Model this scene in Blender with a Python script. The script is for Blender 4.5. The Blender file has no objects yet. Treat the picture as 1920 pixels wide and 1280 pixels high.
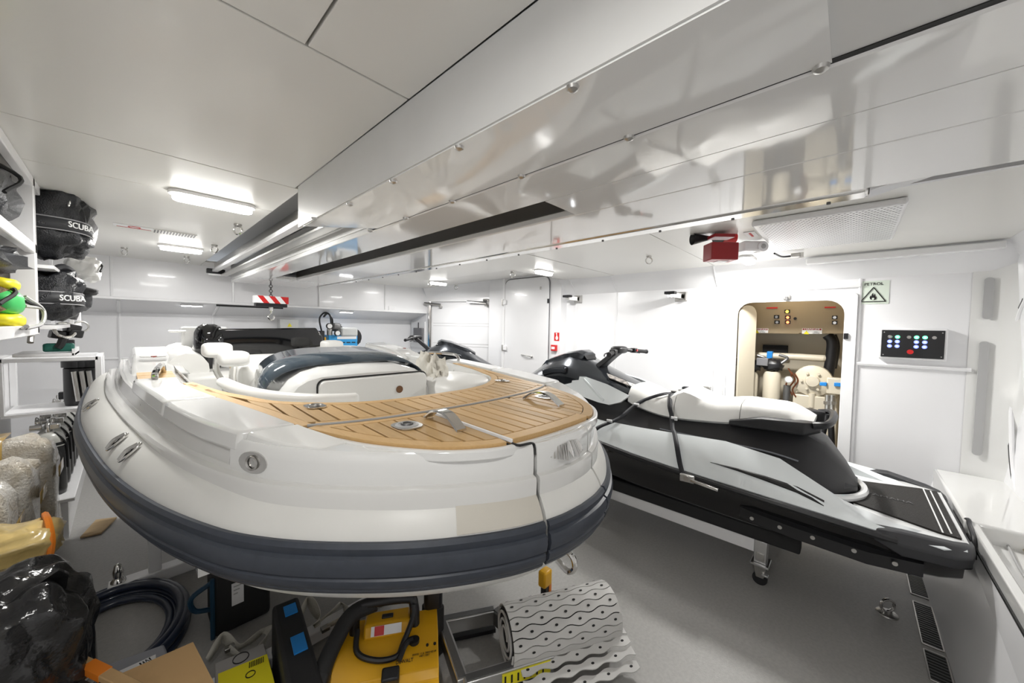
import bpy, bmesh, math, random
from mathutils import Vector, Matrix
random.seed(7)
PI = math.pi
scene = bpy.context.scene
COL = scene.collection

# ------------------------------------------------------------------ camera
H = 1.65
FPX = 680.0
CX = Vector((0.68499393, -0.72831862, 0.01831123))      # image right in the room
CY = Vector((-0.01607677, -0.0402386, -0.99906076))     # image down
CZ = Vector((0.72837137, 0.68405617, -0.0392722))       # forward
cam_d = bpy.data.cameras.new('camera'); cam = bpy.data.objects.new('camera', cam_d); COL.objects.link(cam)
cam_d.sensor_width = 36.0; cam_d.lens = FPX / 1920 * 36.0; cam_d.clip_start = 0.02; cam_d.clip_end = 60
cam.matrix_world = Matrix(((CX.x, -CY.x, -CZ.x, 0), (CX.y, -CY.y, -CZ.y, 0), (CX.z, -CY.z, -CZ.z, H), (0, 0, 0, 1)))
scene.camera = cam
# ------------------------------------------------------------------ world, exposure
world = bpy.data.worlds.new('world'); scene.world = world; world.use_nodes = True
world.node_tree.nodes['Background'].inputs[0].default_value = (0.9, 0.95, 1.0, 1)
world.node_tree.nodes['Background'].inputs[1].default_value = 0.3
scene.view_settings.view_transform = 'Standard'; scene.view_settings.look = 'None'
scene.view_settings.gamma = 1.0; scene.view_settings.use_curve_mapping = False
scene.view_settings.exposure = 0.62
LAMP_W = 14.0
scene.cycles.max_bounces = 8; scene.cycles.diffuse_bounces = 5; scene.cycles.glossy_bounces = 3; scene.cycles.sample_clamp_indirect = 6.0

# ------------------------------------------------------------------ measuring: a photo pixel met with a plane of the room
def ray(u, v): return CX * ((u - 960) / FPX) + CY * ((v - 640) / FPX) + CZ
def at(u, v, x=None, y=None, z=None):
    d = ray(u, v)
    t = x / d.x if x is not None else (y / d.y if y is not None else (z - H) / d.z)
    return Vector((0, 0, H)) + d * t

# ------------------------------------------------------------------ materials
MATS = {}
def mat(name, col, rough=0.5, metal=0.0, noise=0.0, nscale=8.0, bump=0.0, bscale=60.0, coat=0.0, emit=None, estr=0.0, trans=0.0, alpha=1.0, wave=None, col2=None):
    if name in MATS: return MATS[name]
    m = bpy.data.materials.new(name); m.use_nodes = True; nt = m.node_tree; b = nt.nodes['Principled BSDF']
    b.inputs['Base Color'].default_value = (*col, 1); b.inputs['Roughness'].default_value = rough; b.inputs['Metallic'].default_value = metal
    if coat: b.inputs['Coat Weight'].default_value = coat; b.inputs['Coat Roughness'].default_value = 0.05
    if trans: b.inputs['Transmission Weight'].default_value = trans
    if alpha < 1: b.inputs['Alpha'].default_value = alpha
    if emit: b.inputs['Emission Color'].default_value = (*emit, 1); b.inputs['Emission Strength'].default_value = estr
    tc = nt.nodes.new('ShaderNodeTexCoord')
    if noise or col2:
        n = nt.nodes.new('ShaderNodeTexNoise'); n.inputs['Scale'].default_value = nscale; n.inputs['Detail'].default_value = 6
        nt.links.new(tc.outputs['Object'], n.inputs['Vector'])
        r = nt.nodes.new('ShaderNodeValToRGB'); c2 = col2 or tuple(min(1, c * (1 + noise)) for c in col); c1 = col if col2 else tuple(c * (1 - noise) for c in col)
        r.color_ramp.elements[0].position = 0.35; r.color_ramp.elements[1].position = 0.65
        r.color_ramp.elements[0].color = (*c1, 1); r.color_ramp.elements[1].color = (*c2, 1)
        nt.links.new(n.outputs['Fac'], r.inputs['Fac']); nt.links.new(r.outputs['Color'], b.inputs['Base Color'])
    if bump:
        n2 = nt.nodes.new('ShaderNodeTexNoise'); n2.inputs['Scale'].default_value = bscale; n2.inputs['Detail'].default_value = 4
        nt.links.new(tc.outputs['Object'], n2.inputs['Vector'])
        bp = nt.nodes.new('ShaderNodeBump'); bp.inputs['Strength'].default_value = bump; bp.inputs['Distance'].default_value = 0.02
        nt.links.new(n2.outputs['Fac'], bp.inputs['Height']); nt.links.new(bp.outputs['Normal'], b.inputs['Normal'])
    MATS[name] = m; return m
def teak_mat():
    m = mat('teak', (0.52, 0.31, 0.13), 0.55); nt = m.node_tree; b = nt.nodes['Principled BSDF']
    tc = nt.nodes.new('ShaderNodeTexCoord'); mp = nt.nodes.new('ShaderNodeMapping'); mp.inputs['Scale'].default_value = (60, 3, 60)
    n = nt.nodes.new('ShaderNodeTexNoise'); n.inputs['Scale'].default_value = 2.0; n.inputs['Detail'].default_value = 5
    oi = nt.nodes.new('ShaderNodeObjectInfo')
    r = nt.nodes.new('ShaderNodeValToRGB'); r.color_ramp.elements[0].color = (0.50, 0.31, 0.13, 1); r.color_ramp.elements[1].color = (0.64, 0.43, 0.20, 1)
    mx = nt.nodes.new('ShaderNodeMix'); mx.data_type = 'RGBA'; mx.blend_type = 'MULTIPLY'; mx.inputs[0].default_value = 1.0
    r2 = nt.nodes.new('ShaderNodeValToRGB'); r2.color_ramp.elements[0].color = (0.86, 0.85, 0.83, 1); r2.color_ramp.elements[1].color = (1.1, 1.08, 1.05, 1)
    L = nt.links.new
    L(tc.outputs['Object'], mp.inputs['Vector']); L(mp.outputs['Vector'], n.inputs['Vector']); L(n.outputs['Fac'], r.inputs['Fac'])
    L(oi.outputs['Random'], r2.inputs['Fac']); L(r.outputs['Color'], mx.inputs[6]); L(r2.outputs['Color'], mx.inputs[7]); L(mx.outputs[2], b.inputs['Base Color'])
    return m
WALL = mat('white_wall_paint', (0.86, 0.86, 0.875), 0.28, noise=0.01, nscale=2, coat=0.15)
CEIL = mat('cream_ceiling_panel', (0.80, 0.79, 0.755), 0.32, noise=0.012, nscale=1.5, coat=0.1)
TRIM = mat('white_trim', (0.88, 0.88, 0.89), 0.25)
GLOSSW = mat('glossy_white_lacquer', (0.90, 0.90, 0.89), 0.06, bump=0.05, bscale=3.0, coat=0.6)
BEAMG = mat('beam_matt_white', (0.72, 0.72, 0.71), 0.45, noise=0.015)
FLOOR = mat('grey_floor_paint', (0.37, 0.362, 0.347), 0.42, noise=0.06, nscale=60, bump=0.10, bscale=180)
GEL = mat('white_gelcoat', (0.80, 0.80, 0.785), 0.12, coat=0.6)
GELG = mat('gelcoat_moulding', (0.70, 0.695, 0.675), 0.16, coat=0.5)
HYP = mat('tube_fabric', (0.72, 0.715, 0.685), 0.40, noise=0.02, nscale=5, bump=0.02, bscale=300)
RUBG = mat('grey_rubber', (0.040, 0.047, 0.062), 0.42, noise=0.08, nscale=30)
BLK = mat('black_plastic', (0.012, 0.012, 0.014), 0.38)
BLKG = mat('black_gloss', (0.006, 0.006, 0.007), 0.05, coat=0.6)
BLKM = mat('black_matt', (0.016, 0.016, 0.017), 0.7, bump=0.1, bscale=200)
STEEL = mat('stainless_steel', (0.72, 0.71, 0.69), 0.12, 1.0)
STEELB = mat('brushed_steel', (0.55, 0.54, 0.52), 0.3, 1.0)
DARKM = mat('dark_metal', (0.14, 0.14, 0.14), 0.4, 0.6)
ALU = mat('aluminium', (0.62, 0.62, 0.62), 0.28, 1.0)
TEAK = teak_mat()
CAULK = mat('black_caulk', (0.01, 0.01, 0.01), 0.6)
CUSH = mat('white_vinyl', (0.86, 0.855, 0.83), 0.38, bump=0.03, bscale=120)
CUSHC = mat('cream_cloth', (0.80, 0.77, 0.69), 0.8, bump=0.3, bscale=40)
SKIW = mat('ski_pale_blue_white', (0.88, 0.925, 0.94), 0.14, coat=0.7)
SKIWW = mat('ski_white', (0.84, 0.85, 0.85), 0.16, coat=0.6)
SKID = mat('ski_dark_metallic', (0.035, 0.04, 0.048), 0.22, 0.6, coat=0.5)
SKIB = mat('ski_black_deck', (0.014, 0.014, 0.016), 0.42, bump=0.04, bscale=150)
MAT_ = mat('ribbed_deck_mat', (0.02, 0.018, 0.016), 0.75, bump=0.4, bscale=120)
RED = mat('red_paint', (0.62, 0.02, 0.02), 0.3)
REDD = mat('dark_red_plastic', (0.32, 0.015, 0.02), 0.4)
YEL = mat('yellow_plastic', (0.80, 0.42, 0.01), 0.35)
YELB = mat('bright_yellow', (0.85, 0.75, 0.02), 0.45)
BLUE = mat('blue_paint', (0.03, 0.35, 0.75), 0.35)
BLUEP = mat('blue_clip', (0.02, 0.25, 0.7), 0.4)
BEIGE = mat('beige_cabinet_paint', (0.38, 0.30, 0.19), 0.4)
CREAM = mat('cream_painted_metal', (0.66, 0.60, 0.48), 0.35)
WHITEP = mat('white_print', (0.9, 0.9, 0.9), 0.5)
BLKP = mat('black_print', (0.01, 0.01, 0.01), 0.5)
ORANGE = mat('orange_tape', (0.9, 0.25, 0.02), 0.4)
WOOD = mat('bare_plywood', (0.62, 0.40, 0.19), 0.6, noise=0.12, nscale=5)
CARD = mat('cardboard', (0.50, 0.36, 0.20), 0.8, noise=0.1)
GREY = mat('light_grey_plastic', (0.45, 0.45, 0.45), 0.5)
GREYD = mat('mid_grey', (0.16, 0.16, 0.17), 0.5)
WOVEN = mat('bubble_wrap', (0.50, 0.42, 0.30), 0.18, col2=(0.80, 0.77, 0.71), nscale=7, bump=0.8, bscale=70, coat=0.7)
BAGM = mat('black_mesh_fabric', (0.009, 0.010, 0.013), 0.36, noise=0.3, nscale=25, bump=0.35, bscale=160)
BINB = mat('black_bin_liner', (0.015, 0.015, 0.016), 0.18, bump=0.9, bscale=11, coat=0.4)
GREEN = mat('green_plastic', (0.05, 0.5, 0.12), 0.4)
LENS = mat('lamp_lens', (1, 1, 1), 0.5, emit=(1.0, 0.985, 0.95), estr=LAMP_W)

# ------------------------------------------------------------------ builders
def link(o, parent=None):
    COL.objects.link(o)
    if parent is not None:
        o.parent = parent
        o.matrix_parent_inverse = Matrix.Translation(parent.get('_base', (0, 0, 0))).inverted() if parent.type == 'EMPTY' else Matrix()
    return o
def tag(o, label, cat, group=None, kind=None):
    o['label'] = label; o['category'] = cat
    if group: o['group'] = group
    if kind: o['kind'] = kind
    return o
def thing(name, label, cat, loc=(0, 0, 0), group=None):
    o = bpy.data.objects.new(name, None); COL.objects.link(o); o.location = loc; o['_base'] = tuple(loc); o.empty_display_size = 0.05
    return tag(o, label, cat, group)
def struct(o): o['kind'] = 'structure'; return o
def mk(name, verts, faces, m, parent=None, smooth=False, bevel=0.0, segs=2, solid=0.0, subsurf=0, sharp=True):
    me = bpy.data.meshes.new(name); me.from_pydata([tuple(v) for v in verts], [], [tuple(f) for f in faces]); me.update()
    bm = bmesh.new(); bm.from_mesh(me); bmesh.ops.remove_doubles(bm, verts=bm.verts, dist=1e-5)
    bmesh.ops.recalc_face_normals(bm, faces=bm.faces); bm.to_mesh(me); bm.free()
    o = bpy.data.objects.new(name, me); me.materials.append(m); link(o, parent)
    if solid: s = o.modifiers.new('thick', 'SOLIDIFY'); s.thickness = solid; s.offset = 0
    if bevel:
        b = o.modifiers.new('bevel', 'BEVEL'); b.width = bevel; b.segments = segs; b.limit_method = 'ANGLE'; b.angle_limit = 0.6
    if subsurf: s = o.modifiers.new('sub', 'SUBSURF'); s.levels = subsurf; s.render_levels = subsurf
    if smooth or bevel or subsurf:
        for p in me.polygons: p.use_smooth = True
        if not subsurf and sharp:
            try: me.set_sharp_from_angle(angle=0.7)
            except Exception: pass
    return o
BOXF = [(0, 1, 3, 2), (4, 6, 7, 5), (0, 4, 5, 1), (2, 3, 7, 6), (0, 2, 6, 4), (1, 5, 7, 3)]
def boxv(x0, x1, y0, y1, z0, z1): return [Vector((x, y, z)) for x in (x0, x1) for y in (y0, y1) for z in (z0, z1)]
def box(name, b, m, parent=None, bevel=0.0, segs=2): return mk(name, boxv(*b), BOXF, m, parent, bevel=bevel, segs=segs)
def obox(name, c, size, m, parent=None, rot=(0, 0, 0), bevel=0.0, segs=2):
    from mathutils import Euler
    R = rot if isinstance(rot, Matrix) else Euler(rot).to_matrix(); c = Vector(c); sx, sy, sz = (s / 2 for s in size)
    return mk(name, [c + R @ v for v in boxv(-sx, sx, -sy, sy, -sz, sz)], BOXF, m, parent, bevel=bevel, segs=segs)
def barbox(name, a, b, w, h, m, parent=None, bevel=0.0, up=(0, 0, 1)):
    a, b = Vector(a), Vector(b); d = (b - a); L = d.length; d.normalize(); s = d.cross(Vector(up))
    if s.length < 1e-4: s = d.cross(Vector((1, 0, 0)))
    s.normalize(); u = s.cross(d)
    vs = [p + s * i * w / 2 + u * j * h / 2 for p in (a, b) for i in (-1, 1) for j in (-1, 1)]
    return mk(name, vs, BOXF, m, parent, bevel=bevel)
def crs(pts, n=6, closed=False):
    pts = [Vector(p) for p in pts]; out = []; N = len(pts); rng = N if closed else N - 1
    for i in range(rng):
        if closed: p0, p1, p2, p3 = pts[i - 1], pts[i], pts[(i + 1) % N], pts[(i + 2) % N]
        else:
            p1, p2 = pts[i], pts[i + 1]; p0 = pts[i - 1] if i else p1 * 2 - p2; p3 = pts[i + 2] if i + 2 < N else p2 * 2 - p1
        for k in range(n):
            t = k / n; t2 = t * t; t3 = t2 * t
            out.append(0.5 * ((2 * p1) + (p2 - p0) * t + (2 * p0 - 5 * p1 + 4 * p2 - p3) * t2 + (3 * p1 - p0 - 3 * p2 + p3) * t3))
    if not closed: out.append(pts[-1])
    return out
def loft(name, rings, m, parent=None, closed=True, caps=True, smooth=True, bevel=0.0, loop=False, solid=0.0, subsurf=0, sharp=True):
    n = len(rings[0]); vs = [p for r in rings for p in r]; fs = []; R = len(rings)
    for i in range(R if loop else R - 1):
        for j in range(n if closed else n - 1):
            a = i * n + j; b = i * n + (j + 1) % n; k = ((i + 1) % R) * n
            fs.append((a, b, k + (j + 1) % n, k + j))
    if caps and closed and not loop: fs.append(tuple(range(n))); fs.append(tuple(range((R - 1) * n, R * n)))
    return mk(name, vs, fs, m, parent, smooth=smooth, bevel=bevel, solid=solid, subsurf=subsurf, sharp=sharp)
def tube(name, pts, r, m, parent=None, n=8, closed=False, squash=None):
    pts = [Vector(p) for p in pts]; N = len(pts); rings = []; ref = None
    for i, p in enumerate(pts):
        a = pts[i - 1] if (i or closed) else p; b = pts[(i + 1) % N] if (i < N - 1 or closed) else p
        d = (b - a).normalized()
        if ref is None: ref = d.orthogonal().normalized()
        ref = (ref - d * ref.dot(d)).normalized(); s = d.cross(ref)
        rr = r[i] if isinstance(r, (list, tuple)) else r
        rings.append([p + (ref * math.cos(2 * PI * k / n) + s * math.sin(2 * PI * k / n)) * rr for k in range(n)])
    return loft(name, rings, m, parent, loop=closed)
def lathe(name, prof, m, parent=None, o=(0, 0, 0), axis=(0, 0, 1), n=20, smooth=True):
    ax = Vector(axis).normalized(); e1 = ax.orthogonal().normalized(); e2 = ax.cross(e1); o = Vector(o)
    rings = [[o + ax * z + (e1 * math.cos(2 * PI * k / n) + e2 * math.sin(2 * PI * k / n)) * max(r, 1e-4) for k in range(n)] for r, z in prof]
    return loft(name, rings, m, parent, smooth=smooth)
def cyl(name, a, b, r, m, parent=None, n=16):
    a, b = Vector(a), Vector(b); return lathe(name, [(r, 0), (r, (b - a).length)], m, parent, a, b - a, n)
def disc(name, c, axis, r, t, m, parent=None, n=20): return lathe(name, [(r, 0), (r, t)], m, parent, c, axis, n)
def torus(name, c, axis, R, r, m, parent=None, n=24, k=8):
    ax = Vector(axis).normalized(); e1 = ax.orthogonal().normalized(); e2 = ax.cross(e1); c = Vector(c)
    return tube(name, [c + (e1 * math.cos(2 * PI * i / n) + e2 * math.sin(2 * PI * i / n)) * R for i in range(n)], r, m, parent, k, True)
def plate(name, o, eu, ev, poly, t, m, parent=None, bevel=0.0):
    """flat polygon (u,v) in the frame o,eu,ev extruded by t along eu x ev"""
    o, eu, ev = Vector(o), Vector(eu), Vector(ev); nn = eu.cross(ev).normalized(); n = len(poly)
    a = [o + eu * u + ev * v for u, v in poly]; vs = a + [p + nn * t for p in a]
    fs = [tuple(range(n)), tuple(range(n, 2 * n))] + [(i, (i + 1) % n, n + (i + 1) % n, n + i) for i in range(n)]
    return mk(name, vs, fs, m, parent, bevel=bevel)
def rrect(w, h, r, n=5, cx=0, cy=0):
    out = []
    for sx, sy, a0 in ((1, 1, 0), (-1, 1, 90), (-1, -1, 180), (1, -1, 270)):
        for i in range(n + 1):
            a = math.radians(a0 + 90 * i / n); out.append((cx + sx * (w / 2 - r) + r * math.cos(a), cy + sy * (h / 2 - r) + r * math.sin(a)))
    return out
def prism_z(name, poly, z0, z1, m, parent=None, bevel=0.0):
    return plate(name, (0, 0, z0), (1, 0, 0), (0, 1, 0), poly, z1 - z0, m, parent, bevel)
def text(name, s, o, eu, ev, size, m, parent=None, ext=0.0008, align='CENTER'):
    c = bpy.data.curves.new(name, 'FONT'); c.body = s; c.size = size; c.extrude = ext; c.align_x = align; c.align_y = 'CENTER'; c.resolution_u = 3
    tmp = bpy.data.objects.new(name + '_outline', c); COL.objects.link(tmp)
    dg = bpy.context.evaluated_depsgraph_get(); dg.update(); me = bpy.data.meshes.new_from_object(tmp.evaluated_get(dg), depsgraph=dg)
    bpy.data.objects.remove(tmp); me.materials.clear(); me.materials.append(m)
    eu = Vector(eu).normalized(); ev = Vector(ev).normalized(); nn = eu.cross(ev)
    me.transform(Matrix(((eu.x, ev.x, nn.x, o[0]), (eu.y, ev.y, nn.y, o[1]), (eu.z, ev.z, nn.z, o[2]), (0, 0, 0, 1))))
    return link(bpy.data.objects.new(name, me), parent)
def blob(name, c, size, m, parent=None, seed=0, amp=0.12, rot=0.0, freq=3.0, n=20, pw=0.75, floor=None):
    """rounded sack-like body: a super-ellipsoid with folds"""
    from mathutils import noise as mn
    c = Vector(c); rings = []; cr, sr = math.cos(rot), math.sin(rot)
    def pwr(v): return math.copysign(abs(v) ** pw, v)
    K = n // 2 + 2
    for i in range(K + 1):
        ph = -PI / 2 + PI * i / K; ring = []
        for j in range(n):
            th = 2 * PI * j / n
            d = Vector((pwr(math.cos(ph)) * pwr(math.cos(th)), pwr(math.cos(ph)) * pwr(math.sin(th)), pwr(math.sin(ph))))
            k = 1 + amp * mn.noise(d * freq + Vector((seed, seed * 2.1, 0))) + amp * 0.6 * mn.noise(d * freq * 2.7 + Vector((seed * 3.3, 0, seed)))
            x, y, z = d.x * size[0] / 2 * k, d.y * size[1] / 2 * k, d.z * size[2] / 2 * k
            p = Vector((c.x + x * cr - y * sr, c.y + x * sr + y * cr, c.z + z))
            if floor is not None: p.z = max(p.z, floor)
            ring.append(p)
        rings.append(ring)
    return loft(name, rings, m, parent, sharp=False)
def dup(root, loc, label, group=None):
    r = root.copy(); COL.objects.link(r); r.location = loc; r['label'] = label
    if group: r['group'] = group
    for ch in list(root.children):
        c = ch.copy(); COL.objects.link(c); c.parent = r
        for g in list(ch.children): d = g.copy(); COL.objects.link(d); d.parent = c
    return r
X, Y, Z = Vector((1, 0, 0)), Vector((0, 1, 0)), Vector((0, 0, 1))
# ================================================================== THE ROOM
ZC = 2.30; XB = 4.24; YA = 5.55; YR = 6.05
def quadwall(name, quads, m, parent=None, t=0.0):
    vs = []; fs = []
    for q in quads: fs.append(tuple(range(len(vs), len(vs) + len(q)))); vs += [Vector(p) for p in q]
    return mk(name, vs, fs, m, parent)
def lerp(a, b, t): return a + (b - a) * t
struct(tag(box('floor', (-1.0, 6.0, -1.4, 6.3, -0.06, 0.0), FLOOR), 'grey painted steel deck under the boat and jet ski', 'floor'))
# ---- ceiling: slab with separate panels hanging below it
ceil_ = struct(tag(box('ceiling', (-1.0, 6.2, -1.4, 6.3, 2.47, 2.53), TRIM), 'cream panelled ceiling around the crane beam', 'ceiling'))
def cpanel(x0, x1, y0, y1, z=ZC): return box('ceiling_panel', (x0 + .003, x1 - .003, y0 + .003, y1 - .003, z, z + .02), CEIL, ceil_, bevel=.002)
for a in ((-1.0, .30, -1.3, .962), (.30, .572, -1.3, .962), (-1.0, .572, .962, 1.99), (-1.0, .60, 1.99, 2.50), (-1.0, .60, 2.50, YA + .02),
          (.60, 1.62, 5.2, YA + .02), (1.60, 4.05, -1.3, 1.035), (1.60, 4.05, 1.035, 2.13)): cpanel(*a)
# panel round the far door: flat at first, swept up to clear the door head
sx = [1.60, 3.05, 3.25]; vs = []; fs = []
rise = [(2.13, 4.05, 2.30), (2.85, 4.05, 2.30), (3.0, 4.10, 2.425), (4.35, 4.22, 2.425), (YA + .02, 3.70, 2.31)]
for y, xe, ze in rise:
    base = [(1.603, 2.30), (min(3.0, xe - .3), 2.30), (xe, ze)]
    vs += [Vector((x, y + (.003 if y == 2.13 else 0), z)) for x, z in base]
for i in range(len(rise) - 1):
    for j in range(2): a = i * 3 + j; fs.append((a, a + 1, a + 4, a + 3))
mk('ceiling_panel', vs, fs, CEIL, ceil_, solid=.004)
# ---- wall_back (x = XB): the bulkhead with the petrol hatch
wb = struct(tag(quadwall('wall_back', [
    [(XB, -.95, 0), (XB, .06, 0), (XB, .06, 2.11), (XB, -.95, 2.11)],
    [(XB, .06, 1.935), (XB, .855, 1.935), (XB, .855, 2.11), (XB, .06, 2.11)],
    [(XB, .06, 0), (XB, .855, 0), (XB, .855, .35), (XB, .06, .35)],
    [(XB, .855, 0), (XB, 4.45, 0), (XB, 4.45, 2.11), (XB, .855, 2.11)],
    [(XB, -.95, 2.11), (XB, 2.95, 2.11), (4.05, 2.95, 2.305), (4.05, -.95, 2.305)],
    ], WALL), 'white bulkhead wall with the petrol hatch and signs', 'wall'))
box('door_block', (4.10, XB + .02, 2.94, 4.38, 0, 2.445), WALL, wb)
TL = ('upright white cover strip between the petrol hatch and the nearer chrome bracket', 'upright white cover strip between the two chrome brackets', 'upright white cover strip right of the white door by the fire sign',
      'upright white cover strip between petrol hatch and PETROL sign', 'thick white upright pipe left of the white door', 'white horizontal strip under the control panel', 'white horizontal strip over the petrol hatch',
      'upright white cover strip left of the petrol hatch frame', 'leftmost upright white strip above the far ledge', 'second upright white strip from the left above the far ledge', 'third upright white strip from the left above the far ledge',
      'rightmost upright white strip above the far ledge', 'left upright white strip in the recess under the ledge', 'right upright white strip in the recess behind the black hatch', 'low horizontal white strip in the recess under the ledge')
def trimbar(n, pts, r=.009): o = tube('trim_%d' % n, pts, r, TRIM, n=6); struct(o); tag(o, TL[n - 1], 'trim'); return o
tn = 1
for y in (1.05, 2.18):
    trimbar(tn, [(4.045, y, 2.298), (XB - .003, y, 2.11), (XB - .003, y, .05)], .007); tn += 1
trimbar(tn, [(4.05, 2.78, 2.298), (XB - .003, 2.78, 2.11), (XB - .003, 2.78, .05)], .008); tn += 1
trimbar(tn, [(XB - .004, -.03, 2.11), (XB - .004, -.03, .05)], .012); tn += 1
trimbar(tn, [(4.09, 4.02, 2.43), (4.09, 4.02, .05)], .035); tn += 1
trimbar(tn, [(XB - .004, -.03, at(1640, 683, x=XB).z), (XB - .004, -.64, at(1640, 683, x=XB).z)], .016); tn += 1
trimbar(tn, [(XB - .01, -.03, at(1480, 541, x=XB).z), (XB - .01, .95, at(1480, 541, x=XB).z)], .02); tn += 1
trimbar(tn, [(XB - .004, .95, 2.02), (XB - .004, .95, .05)], .014); tn += 1
# hinged service panel under the slope over the PETROL sign
box('wall_panel', (4.00, 4.06, -.72, .32, 2.235, 2.285), TRIM, wb, bevel=.008)
# ---- angled corner wall with the roller shutter
A2 = Vector((3.67, YA, 0)); B2 = Vector((4.20, 4.36, 0)); AB = B2 - A2; ABn = Vector((AB.y, -AB.x, 0)).normalized()
if ABn.x > 0: ABn = -ABn
def atv(u, v, off=0.0):
    d = ray(u, v); o = A2 + ABn * off; t = o.dot(ABn) / d.dot(ABn); return Vector((0, 0, H)) + d * t
def sab(s, z, off=0.0): p = A2 + AB * s + ABn * off; return Vector((p.x, p.y, z))
wc = struct(tag(quadwall('wall_corner', [[sab(0, 0), sab(1, 0), sab(1, 2.14), sab(0, 2.14)],
    [sab(0, 2.14), sab(1, 2.14), sab(1, 2.45, .12), sab(0, 2.32, .12)]], WALL), 'white angled corner wall behind the small jet ski', 'wall'))
# ---- wall_left (y = YA): hull side with the ledge and the recess below it
wl = struct(tag(quadwall('wall_left', [
    [(-1.0, YA, 1.885), (3.67, YA, 1.885), (3.67, YA, 2.31), (-1.0, YA, 2.31)],
    [(-1.0, YA + .02, 1.87), (3.67, YA + .02, 1.87), (3.67, YR, 1.735), (-1.0, YR, 1.735)],
    [(-1.0, YR, 0), (3.67, YR, 0), (3.67, YR, 1.735), (-1.0, YR, 1.735)],
    [(3.67, YA + .0, 0), (3.67, YR, 0), (3.67, YR, 1.735), (3.67, YA, 1.885)]], WALL), 'white far wall with a long ledge above a recess', 'wall'))
box('ledge', (-1.0, 3.66, YA - .035, YA + .03, 1.862, 1.892), TRIM, wl, bevel=.008)
for u in (209, 437, 598, 722):
    x = at(u, 520, y=YA).x; trimbar(tn, [(x, YA - .004, 2.30), (x, YA - .004, 1.89)], .012); tn += 1
for u in (224, 400):
    x = at(u, 620, y=YR).x; trimbar(tn, [(x, YA + .03, 1.862), (x, YR - .004, 1.73), (x, YR - .004, .3)], .016); tn += 1
trimbar(tn, [(-.6, YR - .004, at(222, 672, y=YR).z), (1.2, YR - .004, at(222, 672, y=YR).z)], .012); tn += 1
# ---- wall_side: white wall behind the shelving
ws = struct(tag(quadwall('wall_side', [[(-.86, -1.3, 0), (-.86, YR, 0), (-.86, YR, 2.31), (-.86, -1.3, 2.31)]], WALL), 'white side wall behind the shelving', 'wall'))
# ---- wall_right: hull side beside the camera, ledge, shell door opening
LZ = .62
wr = struct(tag(quadwall('wall_right', [
    [(-1.0, -.47, 0), (4.24, -.40, 0), (4.24, -.51, LZ), (-1.0, -.51, LZ)],
    [(-1.0, -.80, LZ - .09), (4.3, -.80, LZ - .09), (4.3, -.86, 1.2), (4.3, -.80, 2.2), (4.3, -.62, 2.47), (-1.0, -.62, 2.47), (-1.0, -.80, 2.2), (-1.0, -.86, 1.2)]], WALL),
    'white hull side with a channel ledge on the right', 'wall'))
box('ledge_lip', (-1.0, 3.20, -.545, -.505, LZ - .10, LZ + .004), GEL, wr, bevel=.008)
box('channel_floor', (-1.0, 3.30, -.82, -.54, LZ - .11, LZ - .085), GEL, wr)
box('ledge_block', (3.16, 4.22, -.84, -.49, LZ - .14, LZ + .012), GEL, wr, bevel=.015)
barbox('ledge_seam', (-1.0, -.504, LZ - .06), (3.15, -.504, LZ - .06), .012, .012, BLKP, wr)
# rounded inner return between bulkhead and hull side, with its two long recesses
ring = []
for i in range(9):
    a = PI / 2 * i / 8; ring.append((XB - .30 * (1 - math.cos(a)) - .0, -.64 - .30 * math.sin(a)))
prof = [(XB - .004, -.62)] + ring[1:]
loft('corner_return', [[Vector((x, y, z)) for x, y in prof] for z in (0.55, 1.4, 2.32)], GEL, wr, closed=False, caps=False)
for (u0, v0, u1, v1) in ((1852, 520, 1846, 598), (1848, 640, 1822, 852)):
    p, q = at(u0, v0, x=XB - .03), at(u1, v1, x=XB - .03); yc = (p.y + q.y) / 2
    plate('recess', (XB - .016, yc - .01, (p.z + q.z) / 2), Y, Z, rrect(.045, p.z - q.z, .02), -.012, GREY, wr)
# gasket of the shell door
g = [at(u, v, y=-.83) for u, v in ((1924, 560), (1908, 600), (1899, 680), (1896, 760), (1897, 840), (1903, 900), (1913, 935), (1930, 965))]
tube('gasket', crs(g, 5), .016, BLKG, wr)
tube('gasket_bead', crs([p + Vector((-.06, .01, 0)) for p in g], 5), .012, TRIM, wr)
# ---- door_1: white weathertight door in the block
def ringplate(name, o, eu, ev, outer, inner, t, m, parent):
    o, eu, ev = Vector(o), Vector(eu), Vector(ev); nn = eu.cross(ev).normalized(); n = len(outer); vs = []
    for k in (0, t):
        for poly in (outer, inner): vs += [o + eu * u + ev * v + nn * k for u, v in poly]
    fs = []
    for i in range(n):
        j = (i + 1) % n
        fs += [(i, j, n + j, n + i), (2 * n + i, 2 * n + j, 3 * n + j, 3 * n + i), (i, j, 2 * n + j, 2 * n + i), (n + i, n + j, 3 * n + j, 3 * n + i)]
    return mk(name, vs, fs, m, parent, bevel=.004)
d1 = struct(tag(plate('door_1', (4.098, 3.565, 1.27), Y, Z, rrect(.86, 2.22, .10), -.022, WALL, bevel=.006), 'tall white door with rounded corners beside the red call point', 'door'))
ringplate('door_seal', (4.094, 3.565, 1.27), Y, Z, rrect(.885, 2.245, .11), rrect(.862, 2.222, .10), -.012, GREYD, d1)
for v in (567, 652):
    p = at(947, v, x=4.09); h_ = box('hinge', (4.05, 4.09, p.y - .05, p.y + .05, p.z - .035, p.z + .035), TRIM, d1, bevel=.006)
    cyl('hinge_pin', (4.045, p.y + .02, p.z - .05), (4.045, p.y + .02, p.z + .05), .010, STEELB, h_)
p = at(988, 667, x=4.06)
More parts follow.
